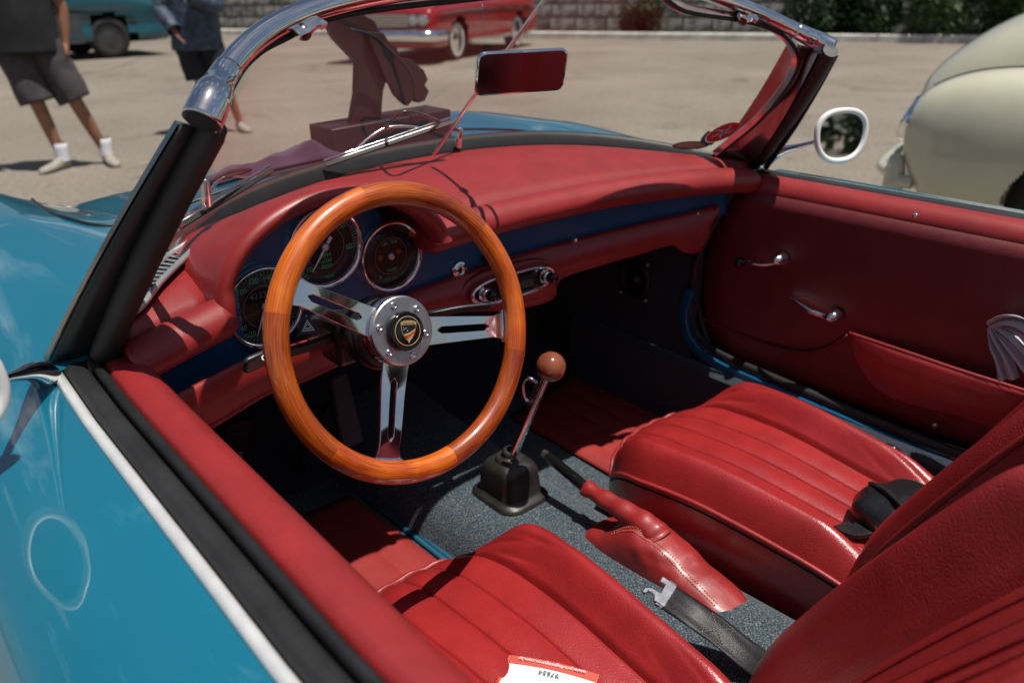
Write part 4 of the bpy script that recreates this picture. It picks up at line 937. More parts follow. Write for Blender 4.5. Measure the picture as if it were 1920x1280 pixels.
# ---- floor mats: padded ribs
def floor_mat(c0, c1, c2, c3, nr, label):
    c0, c1, c2, c3 = map(V, (c0, c1, c2, c3)); nu, nv = nr*10+1, 14
    def fn(a, b):
        p = c0.lerp(c1, a).lerp(c3.lerp(c2, a), b); h = .004+.006*abs(math.sin(math.pi*nr*a))**.6
        e = min(1, min(a*nr*4, (1-a)*nr*4, b*30+.2, (1-b)*30+.2)); return p+V((0, 0, h*e+.003))
    o = MB().grid(fn, nu, nv).out('floor_mat', MT['matred'], CAR, solid=.004, soff=-1); o['label'] = label; return o
zm = FLZ+.005
mfr, mrr = at(655, 930, z=zm), at(822, 1052, z=zm)
floor_mat(mfr+V((-.34, .01, 0)), mfr, mrr+(mrr-mfr)*.6, mrr+(mrr-mfr)*.6+V((-.34, .01, 0)), 5, 'red ribbed leather floor mat in the driver footwell')
qf, qr, ql = at(1085, 690, z=zm), at(1262, 775, z=zm), at(958, 782, z=zm)
floor_mat(ql, qf, qr+(qr-qf)*.55, ql+(qr-qf)*1.55, 5, 'red ribbed leather floor mat in the passenger footwell')

# ---- seats
CREASE = [(.66, .86, -.35, .0042), (.60, .80, -.30, .0030), (.72, .76, -.25, .0028), (-.66, .84, .3, .0035), (-.74, .74, .25, .0025), (.70, .12, .5, .0022), (-.45, .07, -.8, .002), (.62, .20, .7, .0016)]
def seat(ox, oy, oz, label, wob, bk, lw):
    S = empty('seat', CAR, (0, 0, 0)); S['label'] = label
    HW, DP = .200, .455
    def plan(u, v):                  # u -1..1 across, v 0 rear .. 1 front
        w = HW*(.82+.18*min(1, v*1.35)); fr = max(0, (v-.72)/.28); w *= 1-.17*fr**3
        y = oy+DP*v*(1-.0*u*u)+.035*(1-u*u)*fr**1.2-.020*(abs(u)**3)*fr-.075*max(0, 1-v*2.2)**2
        return ox+u*w, y
    def top(u, v):
        au = abs(u); x, y = plan(u, v)
        crown = .020*math.sin(math.pi*min(1, .15+v*.85))+.016*smooth01(v*1.6)
        fe = max(0, 1-(1-v)/.16); fr_drop = -.028*fe**2.4
        bol = .054*math.exp(-((au-.80)/.185)**2)*smooth01((1.02-v)/.22)*smooth01(v*4+.35)
        seam = -.013*math.exp(-((au-.56)/.016)**2)*smooth01((1.04-v)/.10)
        fl = 0
        if au < .56:
            q = (u/.56*2.0+2.0); ph = q-math.floor(q); d = min(ph, 1-ph); fl = .0055*(1-(1-2*d)**2)+.0060*(1-(1-2*d)**26)-.007
        edge = -.022*max(0, (au-.86)/.14)**2.2
        wr = .0006*noise.noise(V((x*24+wob, y*24, 0)))+.0030*max(0, noise.noise(V((x*40-wob, y*12, 3))))*math.exp(-((au-.72)/.16)**2)*smooth01((v-.35)*2.5)
        for uc, vc, sl, dp in CREASE:
            wr -= dp*math.exp(-(((u-uc-wob*.004)-sl*(v-vc))/.016)**2)*math.exp(-((v-vc)/.085)**2)
        return V((x, y, oz+crown+fr_drop+bol+seam+fl+edge+wr))
    nu, nv = 271, 70
    MB().grid(lambda a, b: top(a*2-1, b**.85), nu, nv).out('cushion_top', MT['redseat'], S)
    for us in (-.56, -.28, 0, .28, .56):
        MB().tube([top(us, v)+V((0, 0, .0014 if abs(us) < .5 else .003)) for v in np.linspace(.02, .955, 46)], .0016, 6).out('seam_welt', MT['redseat'], S)
    # border outline (left rear -> front -> right rear)
    ol = [top(-1, b) for b in np.linspace(0, .985, 24)]+[top(u, 1) for u in np.linspace(-.97, .97, 24)]+[top(1, b) for b in np.linspace(.985, 0, 24)]
    ol = [p+V((0, 0, -.001)) for p in ol]; cen = V((ox, oy+DP/2, 0))
    mb = MB(); H = .125
    def sk2(a, b):
        p = ol[round(a*(len(ol)-1))]; d = V((p.x-cen.x, p.y-cen.y, 0)).normalized()
        return V((p.x, p.y, lerp(p.z, oz-H, b)))+d*(.010*math.sin(math.pi*min(1, b*1.3))-.018*b)
    mb.grid(sk2, len(ol), 10).out('cushion_border', MT['redseat'], S)
    MB().tube([p+V((p.x-cen.x, p.y-cen.y, 0)).normalized()*.0015 for p in ol], .0042, 8).out('cushion_piping', MT['red'], S)
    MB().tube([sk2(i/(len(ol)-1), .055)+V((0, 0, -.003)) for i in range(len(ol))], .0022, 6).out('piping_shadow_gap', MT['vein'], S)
    MB().box((ox, oy+DP*.45, oz-H-.012), HW*1.55, DP*.8, .03).out('seat_base', MT['black'], S, smooth=False)
    for s in (-1, 1): MB().box((ox+s*HW*.62, oy+DP*.45, (oz-H-.027+FLZ)/2), .03, DP*.86, oz-H-.027-FLZ+.004).out('seat_rail', MT['black'], S, smooth=False)
    # backrest shell with wings
    TH = R(30); UP = V((0, -math.sin(TH), math.cos(TH))); NM = V((0, math.cos(TH), math.sin(TH))); LB = .615; o0 = V((ox, oy+bk, oz-.010))
    def bw(v): return HW*(1.03-.06*v)*(1-.50*max(0, (v-.72)/.28)**2.4)
    def bfront(u, v):
        au = abs(u); w = bw(v); wing = (lw if u < 0 else 1)*.060*smooth01((au-.46)/.42)*smooth01((1.0-v)/.22)*smooth01(.55+v*2)
        pad = (lw if u < 0 else 1)*.016*math.exp(-((au-.78)/.16)**2)*smooth01((1.02-v)/.3)
        fl = 0
        if au < .50:
            q = u/.5*2+2.5; ph = q-math.floor(q); d = min(ph, 1-ph); fl = .0042*(1-math.exp(-(d/.17)**2))*smooth01((1-v)/.12)
        seam = -.008*math.exp(-((au-.52)/.028)**2)*smooth01((1-v)/.1)
        edge = -.016*max(0, (au-.90)/.10)**2-.016*max(0, (v-.92)/.08)**2
        return o0+V((1, 0, 0))*u*w+UP*(v*LB)+NM*(wing+pad+fl+seam+edge+.014*math.sin(math.pi*v))
    MB().grid(lambda a, b: bfront(a*2-1, b), 101, 60).out('backrest_face', MT['redseat'], S)
    for us in (-.52, -.3, -.1, .1, .3, .52):
        MB().tube([bfront(us, v)+NM*.001 for v in np.linspace(.03, .97, 40)], .0020, 6).out('seam_welt', MT['redseat'], S)
    bo = [bfront(-1, b) for b in np.linspace(0, 1, 40)]+[bfront(u, 1) for u in np.linspace(-.96, .96, 22)]+[bfront(1, b) for b in np.linspace(1, 0, 40)]
    def bside(a, b):
        i = round(a*(len(bo)-1)); p = bo[i]; q = p-o0; v = q.dot(UP)/LB; u = q.x/max(.02, bw(min(1, v)))
        back = o0+V((1, 0, 0))*q.x*.92+UP*(v*LB*.985)-NM*(.052+.02*math.sin(math.pi*v))
        return p.lerp(back, b)+V((math.copysign(.010*math.sin(math.pi*b), q.x), 0, 0))
    MB().grid(bside, len(bo), 8).out('backrest_side', MT['redgrain'], S)
    MB().tube(bo, .0048, 8).out('backrest_piping', MT['red'], S)
    bb_ = [bside(i/(len(bo)-1), 1) for i in range(len(bo))]; h2 = len(bb_)//2
    MB().grid(lambda a, b: bb_[round(a*h2)].lerp(bb_[len(bb_)-1-round(a*h2)], b)-NM*.02*math.sin(math.pi*b), h2+1, 8).out('backrest_back', MT['redgrain'], S)
    return S
seat(-.352, -.395, .432, 'red leather driver seat behind the wooden wheel', 3.3, -.035, .15)
seat(.312, -.318, .404, 'red leather passenger seat beside the red door', 9.1, -.075, 1)

# ---- gear lever
GS = empty('gear_lever', CAR)
kb = at(1033, 687, x=.006); bt = at(958, 868, x=.002)
MB().ball(kb, .0255, 28).out('gear_knob', MT['knobwood'], GS)
d = (kb-bt).normalized(); mid = at(990, 790, x=.003)
MB().tube(cat([kb-d*.022, at(1012, 735, x=.005), at(985, 800, x=.002), at(966, 845, x=.001), bt-V((0, 0, .01))], 6), [lerp(.0062, .0085, i/24) for i in range(25)], 14).out('gear_rod', MT['chrome'], GS)
lo = [at(1008, 718, x=.004), at(990, 708, x=-.004), at(980, 722, x=-.008), at(986, 748, x=-.006), at(1000, 752, x=.0)]
MB().tube(cat(lo, 6), .0030, 8).out('lockout_loop', MT['chrome'], GS)
sp_ = MB(); hp = []
for i in range(60):
    t = i/59; c = at(1006, 722, x=-.002).lerp(at(990, 765, x=-.004), t); a = t*2*math.pi*7; hp.append(c+V((.0035*math.cos(a), .0035*math.sin(a), 0)))
sp_.tube(hp, .0010, 5).out('lockout_spring', MT['greymetal'], GS)
zt = FLZ+tun_h(.22)+.002
bc = V((bt.x+.0, bt.y+.004, zt)); ring_ = []
def bootring(w, l, r, z, k=40):
    return [bc+V((x, y, z)) for x, y in resample2(rrect(w, l, r, 8), k)]
def resample2(o, k): return [(p.x, p.y) for p in resample([V((x, y, 0)) for x, y in o]+[V((*o[0], 0))], k+1)[:-1]]
rings = [bootring(.112, .130, .03, -.012), bootring(.112, .130, .03, .003), bootring(.104, .122, .03, .007), bootring(.092, .104, .020, .009), bootring(.086, .096, .016, .014), bootring(.084, .092, .016, .040), bootring(.080, .086, .016, .060), bootring(.070, .076, .020, .071), bootring(.054, .056, .022, .074), bootring(.050, .050, .022, .075), bootring(.050, .050, .022, .080), bootring(.042, .042, .018, .082), bootring(.038, .038, .017, .079), bootring(.034, .034, .016, .084), bootring(.022, .022, .010, .087), bootring(.017, .017, .008, .092)]
k = 40; vs = sum(rings, []); fs = [(i*k+j, (i+1)*k+j, (i+1)*k+(j+1) % k, i*k+(j+1) % k) for i in range(len(rings)-1) for j in range(k)]
mk('gear_boot', vs, fs, MT['boot'], GS)
MB().lathe([(.0135, 0), (.0150, .004), (.0125, .010), (.009, .012)], bc+V((0, 0, .086)), d, 20).out('boot_collar', MT['greymetal'], GS)

# ---- handbrake with leather gaiter
HB = empty('handbrake', CAR); HX = .050
t0, t1, t2 = at(1019, 848, x=HX), at(1102, 917, x=HX), at(1206, 1000, x=HX)
ax = (t1-t0).normalized()
MB().tube([t0+ax*.012, t0+ax*.014, t1-ax*.0, t1+ax*.06], [.0085, .0098, .0108, .0108], 18).out('handbrake_grip', MT['gloss'], HB)
MB().lathe([(0, -.003), (.006, -.002), (.0072, .002), (.0072, .012), (.009, .013)], t0, ax, 18).out('release_button', MT['brush'], HB)
zg = FLZ+.080
GY = [.075, .055, .02, -.02, -.045, -.095, -.15, -.21, -.245, -.262]; GH = [.002, .018, .030, .066, .078, .066, .042, .026, .012, .001]; GW = [.020, .044, .050, .052, .052, .052, .050, .046, .036, .016]
def gpt(a, b, wr=1):
    y = lerp(.075, -.262, a); h = interp(-y, [-v for v in GY], GH); w = interp(-y, [-v for v in GY], GW); th = math.pi*b
    ca, sa = math.cos(th), math.sin(th)
    p = V((.050-w*math.copysign(abs(ca)**.85, ca), y, zg-.012*(1-sa)**2+h*abs(sa)**.75))
    n_ = V((-ca, 0, sa)); e = math.sin(math.pi*min(1, a*1.02))*sa
    wv = .005*noise.noise(V((p.x*26, y*15, p.z*30)))+.004*noise.noise(V((p.x*14+p.z*60, y*40, 3)))+.001*noise.noise(p*70)
    return p+n_*wv*e*wr
GA = MB().grid(gpt, 70, 40).out('gaiter', MT['redsoft'], HB)
sl0 = gpt(.345, .5)+V((0, -.012, -.012)); sp = cat([sl0+V((0, -.02, -.012)), sl0, sl0.lerp(t1, .5)+V((0, 0, .002)), t1-ax*.004], 6); n_ = len(sp)
mb = MB(); mb.tube(sp, [lerp(.027, .0150, smooth01(i/(n_-1)))+.0022*math.sin(i*1.9) for i in range(n_)], 20, caps=False)
mb.v = [p+V((noise.noise(p*50), noise.noise(p*50+V((3, 0, 0))), noise.noise(p*50+V((0, 7, 0)))))*.003 for p in mb.v]
mb.out('gaiter_sleeve', MT['redsoft'], HB, sub=1)
for off in (.30, .345):
    st = MB(); pts_ = [gpt(lerp(.22, .86, i/90), off+.06*math.sin(i/90*3))+V((-.0012, 0, .0010)) for i in range(91)]
    for i in range(0, 90, 2): st.tube([pts_[i], pts_[i].lerp(pts_[i+1], 1.2)], .0008, 4)
    st.out('gaiter_stitching', MT['stitch'], GA)
hem = [gpt(a, 0, 0) for a in np.linspace(0, 1, 30)]+[gpt(a, 1, 0) for a in np.linspace(1, 0, 30)]
MB().tube(hem, .0035, 8, closed=True).out('gaiter_hem', MT['redsoft'], GA)

# ---- seat belt lying between the seat and the gaiter
SB = empty('seat_belt', CAR)
bp_ = cat([at(1252, 1118, z=.425), at(1300, 1150, z=.422), at(1350, 1185, z=.405), at(1400, 1225, z=.385), at(1450, 1262, z=.36), at(1500, 1300, z=.34)], 8)
hw = .0225
side = V((.55, -.35, .10)).normalized()
tn = (bp_[-1]-bp_[0]).normalized(); side = (V((1, .55, .42))-tn*V((1, .55, .42)).dot(tn)).normalized(); nrm_ = tn.cross(side)
if nrm_.z < 0: nrm_ = -nrm_
mb = MB().grid(lambda a, b: bp_[round(a*(len(bp_)-1))]+side*lerp(-hw, hw, b)+nrm_*(.0015*math.sin(b*math.pi*3+a*5)), len(bp_), 9)
mb.out('webbing', MT['webbing'], SB, solid=.002)
st = MB(); 
for (a, b) in (((.30, .12), (.30, .88)), ((.46, .12), (.46, .88)), ((.30, .12), (.46, .88)), ((.30, .88), (.46, .12)), ((.30, .12), (.46, .12)), ((.30, .88), (.46, .88))):
    def wp(q): i = q[0]*(len(bp_)-1); i0 = int(i); return bp_[i0].lerp(bp_[min(len(bp_)-1, i0+1)], i-i0)+side*lerp(-hw, hw, q[1])+nrm_*.0022
    n_ = 12
    for i in range(n_): p, q = wp((lerp(a[0], b[0], i/n_), lerp(a[1], b[1], i/n_))), wp((lerp(a[0], b[0], (i+.6)/n_), lerp(a[1], b[1], (i+.6)/n_))); st.tube([p, q], .0005, 4)
st.out('belt_stitching', mat('belt_thread', (.22, .20, .18), .7), SB)
bo_ = bp_[0]; hook = [(-.021, -.004), (.021, -.004), (.021, .022), (.012, .022), (.012, .012), (-.004, .012), (-.006, .026), (-.012, .034), (-.020, .034), (-.021, .028), (-.014, .026), (-.013, .018), (-.021, .014)]
MB().prism(hook, bo_-nrm_*.001, side, -tn, .006).out('buckle_hook', MT['chromeworn'], SB, bevel=.0015)
MB().sweep([bo_+side*-hw*1.05-tn*.004, bo_+side*hw*1.05-tn*.004], [(-.006, -.003), (-.006, .004), (.006, .004), (.006, -.003)], up=nrm_).out('buckle_bar', MT['chrome'], SB, bevel=.001)

# ---- rear of the cabin behind the seats
MB().grid(lambda a, b: V((lerp(-.62, .62, a), [-.60, -.86, -.93, -1.0][round(b*3)], [FLZ-.003, .46, .80, .905][round(b*3)]+.0)), 16, 4).out('rear_bulkhead', mat('rear_red_carpet', (.10, .012, .014), .9, bump=.6, bscale=300), CAR, auto=40)
for s in (-1, 1): MB().grid(lambda a, b: V((s*lerp(.628, .60, b), lerp(-.50, -.95, a), lerp(.83, .30, b))), 8, 8).out('rear_side_panel', MT['reddoor_shaded'], CAR)

# ---- outside mirrors
def door_mirror(sx):
    Mi = empty('door_mirror', CAR)
    if sx > 0:
        ft = at(1432, 300, x=.712); c = at(1577, 255, x=.775)
    else:
        ft = V((-.712, .200, .852)); c = V((-.832, .030, .935))
    nrm = V((-.42, -.90, .10)).normalized() if sx > 0 else V((.12, -.99, .0)).normalized()
    ex = V((0, 0, 1)).cross(nrm).normalized()*-1; ex = nrm.cross(V((0, 0, 1))).normalized(); ey = ex.cross(nrm)
    if ey.z < 0: ey = -ey
    rx, rz = (.057, .050)
    def ov(s, k=44): 
        o = []
        for i in range(k):
            a = 2*math.pi*i/k; ca, sa = math.cos(a), math.sin(a); o.append((rx*s*math.copysign(abs(ca)**.82, ca)*(1+.10*sa*sx), rz*s*math.copysign(abs(sa)**.86, sa)))
        return o
    def ringtube(s, r): return [c+ex*x+ey*y for x, y in ov(s)]
    MB().tube(ringtube(1, 0), .0062, 12, closed=True).out('mirror_rim', MT['white'], Mi)
    MB().prism(ov(.95), c, ex, ey, .002, both=True).out('mirror_face', MT['mirror'] if sx > 0 else MT['dimmirror'], Mi, smooth=False)
    mb = MB(); k = 44; vs = []; rs = [(1, 0), (1.0, .008), (.86, .020), (.60, .027), (.2, .030)]
    for s, h in rs: vs += [c+ex*x+ey*y-nrm*h for x, y in ov(s)]
    mb.add(vs, [(i*k+j, (i+1)*k+j, (i+1)*k+(j+1) % k, i*k+(j+1) % k) for i in range(len(rs)-1) for j in range(k)]+[tuple((len(rs)-1)*k+j for j in range(k))]).out('mirror_shell', MT['chrome'] if sx > 0 else MT['blue'], Mi)
    e_ = c-ex*sx*rx*.9*(1 if ex.x > 0 else -1)-nrm*.006+V((0, 0, -.008)); 
    pts = cat([ft+V((0, .0, -.004)), ft.lerp(e_, .25)+V((0, 0, .006)), ft.lerp(e_, .6)+V((0, 0, .004)), e_], 6); n_ = len(pts)
    MB().tube(pts, [lerp(.016, .0045, smooth01(i/(n_-1)*1.15)) for i in range(n_)], 14).out('mirror_arm', MT['chrome'], Mi)
    for i, t in ((3, .010), (11, .006)): MB().lathe([(0, .003), (.003, .002), (.004, -.002)], pts[i]+V((0, -t, .002)), (0, -1, .2), 10).out('screw', MT['chrome'], Mi)
door_mirror(1); door_mirror(-1)

# ============================================================ ticket on the driver seat, bag, pouch
PT = empty('insurance_ticket'); tag(PT, 'red and white paper ticket lying on the driver seat cushion', 'ticket')
p0, p1, p2 = at(955, 1232, z=.462), at(1140, 1272, z=.4635), at(940, 1290, z=.463)
pex = (p1-p0).normalized(); pey = (p2-p0); pey = (pey-pex*pey.dot(pex)).normalized(); pn = pex.cross(pey)
if pn.z < 0: pn = -pn
PW, PHh = .115, .075
def pp(x, y, h=0): return p0+pex*x+pey*y+pn*(h+.004+.004*math.sin(x*28)+.002*math.sin(y*50))
MB().grid(lambda a, b: pp(a*PW, b*PHh), 16, 10).out('paper', mat('ticket_paper', (.78, .77, .76), .8), PT, solid=.0004)
MB().grid(lambda a, b: pp(a*PW, b*.015, .0006), 16, 3).out('red_band', mat('ticket_red', (.52, .085, .06), .7), PT)
MB().grid(lambda a, b: pp(a*.003, b*PHh, .0006), 2, 8).out('red_edge', bpy.data.materials['ticket_red'], PT)
text('web_address', 'www.privilegeseguros.com.br', pp(PW*.5, .0075, .0022), -pex, -pey if (-pex).cross(-pey).dot(pn) > 0 else pey, .0078, MT['whiteprint'], PT, scx=.92)
text('ticket_number', '97654', pp(.058, .0235, .002), -pex, -pey if (-pex).cross(-pey).dot(pn) > 0 else pey, .0105, mat('ticket_ink', (.04, .12, .14), .7), PT)
bpy.data.materials['ticket_ink']
# white plastic bag tucked behind the passenger seat
BG = empty('plastic_bag'); tag(BG, 'crumpled white plastic bag tucked between the passenger seat and door', 'plastic bag')
for pts_, w0, w1, ph_ in ((((1853, 612), (1880, 603), (1912, 610), (1950, 640)), .006, .020, 0), (((1856, 614), (1868, 640), (1882, 672), (1892, 712)), .006, .016, 1.3), (((1862, 612), (1888, 630), (1915, 662), (1945, 705)), .005, .018, 2.4)):
    cp = cat([at(*p, x=.572-.006*i) for i, p in enumerate(pts_)], 8); nn_ = len(cp)
    def rib(a, b):
        i = round(a*(nn_-1)); t = (cp[min(nn_-1, i+1)]-cp[max(0, i-1)]).normalized(); sd = t.cross(V((-1, 0, 0))).normalized(); w_ = lerp(w0, w1, a**.8)
        return cp[i]+sd*w_*(b-.5)*2+V((-1, 0, 0))*(.006*math.sin(b*11+ph_+a*3)+.003*math.sin(b*23+a*9))*min(1, a*3+.2)
    MB().grid(rib, nn_, 25).out('bag_fold', MT['bag'], BG, solid=.0006)
# black leather pouch with a strap on the passenger seat
PO = empty('leather_pouch'); tag(PO, 'black leather pouch with strap lying at the back of the passenger seat', 'pouch')
pc = at(1690, 955, z=.455)
def pouch(a, b):
    th = a*2*math.pi; ph = (b-.5)*math.pi; cx_, cy_ = math.cos(th)*math.cos(ph), math.sin(th)*math.cos(ph)
    p = V((.075*math.copysign(abs(cx_)**.8, cx_), .060*math.copysign(abs(cy_)**.8, cy_), .034*math.sin(ph)))
    p += p.normalized()*.006*noise.noise(p*38); return pc+Matrix.Rotation(R(-25), 3, 'Z') @ p
MB().grid(pouch, 44, 22, cu=True).out('pouch_body', MT['pouch'], PO)
zl = cat([at(1632, 905, z=.482), at(1660, 918, z=.492), at(1685, 940, z=.494), at(1702, 960, z=.490)], 6)
MB().sweep(zl, [(-.0045, -.003), (-.0045, .0025), (.0045, .0025), (.0045, -.003)]).out('zip', MT['webbing'], PO)
MB().sweep(cat([at(1578, 985, z=.432), at(1600, 995, z=.436), at(1640, 985, z=.445), at(1670, 970, z=.455)], 6), [(-.016, -.004), (-.016, .004), (.016, .004), (.016, -.004)]).out('strap', MT['webbing'], PO, bevel=.001)
MB().tube(cat([at(1640, 850, z=.43), at(1660, 838, z=.435), at(1685, 850, z=.43), at(1700, 885, z=.44)], 6), .008, 8).out('strap_loop', MT['pouch'], PO)

# ============================================================ things on the lid, seen through the glass
TR = empty('wooden_trophy'); tag(TR, 'dark wooden leaf shaped trophy standing on a block on the blue lid', 'trophy')
YT = .86
def tp(px, py): q = at(px, py, y=YT); return (q.x, q.z)
zl_ = body_z(tp(650, 275)[0], YT)
def slab(pix, th, name, m, dy=0): return MB().prism([tp(*p) for p in pix], V((0, YT+dy, 0)), V((1, 0, 0)), V((0, 0, 1)), -th).out(name, m, TR, bevel=.002, smooth=False)
blk = [tp(622, 243), tp(845, 205), tp(850, 262), tp(626, 290)]
zlow = min(body_z(x, YT) for x in (blk[0][0], blk[1][0]))-.01
MB().prism([blk[0], blk[1], (blk[1][0], zlow), (blk[0][0], zlow)], V((0, YT, 0)), V((1, 0, 0)), V((0, 0, 1)), -.10).out('trophy_block', MT['darkwood'], TR, bevel=.003)
slab([(670, 236), (680, 180), (682, 120), (640, 75), (622, 40), (640, 34), (690, 28), (712, 40), (722, 60), (735, 80), (745, 100), (740, 120), (735, 150), (728, 175), (724, 232)], .025, 'trophy_stem', MT['darkwood'], .02)
slab([(690, 60), (722, 62), (735, 82), (748, 90), (752, 108), (775, 112), (785, 122), (798, 132), (806, 150), (800, 160), (808, 172), (800, 190), (788, 194), (778, 188), (768, 200), (758, 192), (745, 178), (737, 160), (728, 152)], .018, 'trophy_leaf', MT['darkwood'], .006)
vv = cat([V((tp(*p)[0], YT-.014, tp(*p)[1])) for p in ((650, 55), (690, 66), (722, 92), (752, 122), (768, 152), (772, 188))], 6)
MB().tube(vv, .0035, 8).out('leaf_vein', MT['vein'], TR)
# purple cloth lying on the lid
def clothf(a, b):
    x = lerp(-.27, -.0, a); y = lerp(.73, .845, b); e = min(a, 1-a, b, 1-b)*5
    return V((x, y, body_z(x, y)+.004+min(1, e)*(.014+.018*noise.noise(V((x*16, y*16, 1)))+.03*max(0, noise.noise(V((x*9, y*7, 5)))))))
CL = MB().grid(clothf, 50, 40).out('purple_cloth', MT['purple'], None, solid=.003); tag(CL, 'crumpled purple cloth lying on the blue front lid', 'cloth')

# ============================================================ people
def skin_body(name, pts, edges, radii, m, parent, sub=2, root=0):
    me = bpy.data.meshes.new(name); me.from_pydata([tuple(p) for p in pts], edges, []); me.update()
    o = bpy.data.objects.new(name, me); COL.objects.link(o)
    md = o.modifiers.new('skin', 'SKIN'); md.use_smooth_shade = True
    me.skin_vertices[0].data[root].use_root = True
    for i, r in enumerate(radii): me.skin_vertices[0].data[i].radius = (r, r) if not isinstance(r, tuple) else r
    s = o.modifiers.new('sub', 'SUBSURF'); s.levels = sub; s.render_levels = sub
    me.materials.append(m); o.parent = parent
    return o
def shoe(parent, heel, d, m, L=.27):
    d = V(d).normalized(); s = V((0, 0, 1)).cross(d)
    def fn(a, b):
        t = a; w = interp(t, [0, .08, .3, .6, .85, .96, 1], [.012, .034, .034, .044, .044, .030, .008]); h = interp(t, [0, .06, .25, .45, .75, .95, 1], [.05, .095, .105, .075, .055, .045, .02])
        an = b*2*math.pi; return V(heel)+d*(t*L-.06)+s*w*math.cos(an)+V((0, 0, max(.002, h/2+h/2*math.sin(an))))
    return MB().grid(fn, 20, 18, cv=True, capu=True).out('shoe', m, parent)
def person(name, label, ft, face, top, bottom, sleeves, shorts_len, scale=1.0, feet=None, hands=None, lean=0, jacket=False):
    """standing figure; ft = point on the ground below the pelvis; face = heading"""
    P = empty(name, None, (0, 0, 0)); P.matrix_world = TILT; tag(P, label, 'person')
    fw = V((math.cos(face), math.sin(face), 0)); lf = V((0, 0, 1)).cross(fw); F_ = V(ft); k = scale
    def w(f, l, z): return F_+fw*f*k+lf*l*k+V((0, 0, z*k))
    (la, ra) = feet; hip = w(0, 0, .93)
    pts = [hip, w(0, 0, 1.05), w(.01, 0, 1.25), w(0, 0, 1.42), w(.01, 0, 1.50), w(.02, 0, 1.58), w(.03, 0, 1.68)]
    rad = [(.15*k, .12*k), (.155*k, .125*k), (.165*k, .125*k), (.11*k, .08*k), .055*k, .075*k, .085*k]
    ed = [(0, 1), (1, 2), (2, 3), (3, 4), (4, 5), (5, 6)]
    def add(p, r, to): pts.append(p); rad.append(r); ed.append((to, len(pts)-1)); return len(pts)-1
    for l, an in ((.10, la), (-.10, ra)):
        A = V(an)+V((0, 0, .09*k)); h = w(0, l, .88); kn = h.lerp(A, .50)+fw*.035*k
        i = add(h, .088*k, 0); i = add(h.lerp(kn, .5), .078*k, i); i = add(kn, .056*k, i); i = add(kn.lerp(A, .35)-fw*.012*k, .054*k, i); i = add(A, .036*k, i)
        add(A+V((0, 0, -.05*k)), .036*k, i)
    hp = []
    for l, (el, wr) in ((.19, hands[0]), (-.19, hands[1])):
        sh = w(0, l, 1.40); i = add(sh, .060*k, 3); i = add(el, .045*k, i); i = add(V(el).lerp(V(wr), .5), .040*k, i); i = add(wr, .026*k, i)
        d = (V(wr)-V(el)).normalized(); pm = V(wr)+d*.05*k; i = add(pm, (.036*k, .020*k), i); hp.append((V(wr), d, pm, l))
        s = d.cross(fw).normalized(); s2 = fw
        for q, off in enumerate((-.024, -.008, .008, .024)):
            ln = (.07, .082, .078, .06)[q]*k; b0 = pm+d*.032*k+s2*off*k; j = add(b0, .0095*k, i); j = add(b0+d*ln*.5+s*.006*k*math.copysign(1, l), .0085*k, j); add(b0+d*ln+s*.018*k*math.copysign(1, l), .007*k, j)
        t0_ = pm-d*.02*k+s2*.034*k; j = add(t0_, .011*k, i); add(t0_+d*.045*k+s2*.014*k, .0085*k, j)
    skin_body('body', pts, ed, rad, MT['skin'], P)
    # face and hair
    hc = w(.03, 0, 1.655)
    hd_ = MB().ball(hc, .105*k, 20, (.86, .80, 1.12)); hd_.out('head', MT['skin'], P)
    MB().lathe([(.0, .02), (.012, .010), (.016, 0)], hc+fw*.085*k, fw, 10).out('nose', MT['skin'], P)
    for s in (-1, 1):
        MB().ball(hc+fw*.078*k+lf*s*.034*k+V((0, 0, .012)), .010*k, 10).out('eye', MT['white'], P); MB().ball(hc+lf*s*.092*k, .022*k, 10, (.5, .3, 1)).out('ear', MT['skin'], P)
    MB().tube([hc+fw*.082*k+lf*.024*k-V((0, 0, .05)), hc+fw*.090*k-V((0, 0, .052)), hc+fw*.082*k-lf*.024*k-V((0, 0, .05))], .005, 6).out('mouth', mat('lips', (.30, .10, .08), .5), P)
    hr_ = MB().ball(hc+V((0, 0, .018))-fw*.012, .111*k, 20, (.88, .84, 1.08)); cut(hr_, lambda c: c.z < hc.z+.02 and (c-hc).dot(fw) > -.02).out('hair', mat('dark_hair', (.015, .012, .010), .6), P, solid=.004)
    # shirt: torso barrel with waist hem, sleeves
    def tor(a, b):
        z = lerp(.80 if jacket else .84, 1.47, b); an = a*2*math.pi; wx = interp(z, [.78, .9, 1.1, 1.3, 1.42, 1.47], [.225, .215, .215, .225, .20, .09])*(1.08 if jacket else 1); wy = interp(z, [.78, .9, 1.1, 1.3, 1.42, 1.47], [.175, .175, .175, .16, .12, .08])
        r_ = 1+.05*noise.noise(V((math.cos(an)*2, math.sin(an)*2, z*6)))
        return w(.01+wy*math.sin(an)*r_, wx*math.cos(an)*r_, z)
    MB().grid(tor, 36, 20, cu=True).out('jacket' if jacket else 'shirt', top, P, solid=.006)
    for (l, (el, wr)) in ((.19, hands[0]), (-.19, hands[1])):
        sh = w(0, l*.95, 1.41); e_, r_ = V(el), V(wr); path = [sh-V((0, 0, .0)), sh.lerp(e_, .35), sh.lerp(e_, .7)] if sleeves < .6 else [sh, sh.lerp(e_, .5), e_, e_.lerp(r_, .5), r_-(r_-e_)*.04]
        pth = cat(path, 6); MB().tube(pth, [lerp(.088, .068, i/(len(pth)-1))*k for i in range(len(pth))], 16, caps=False).out('sleeve', top, P, solid=.005)
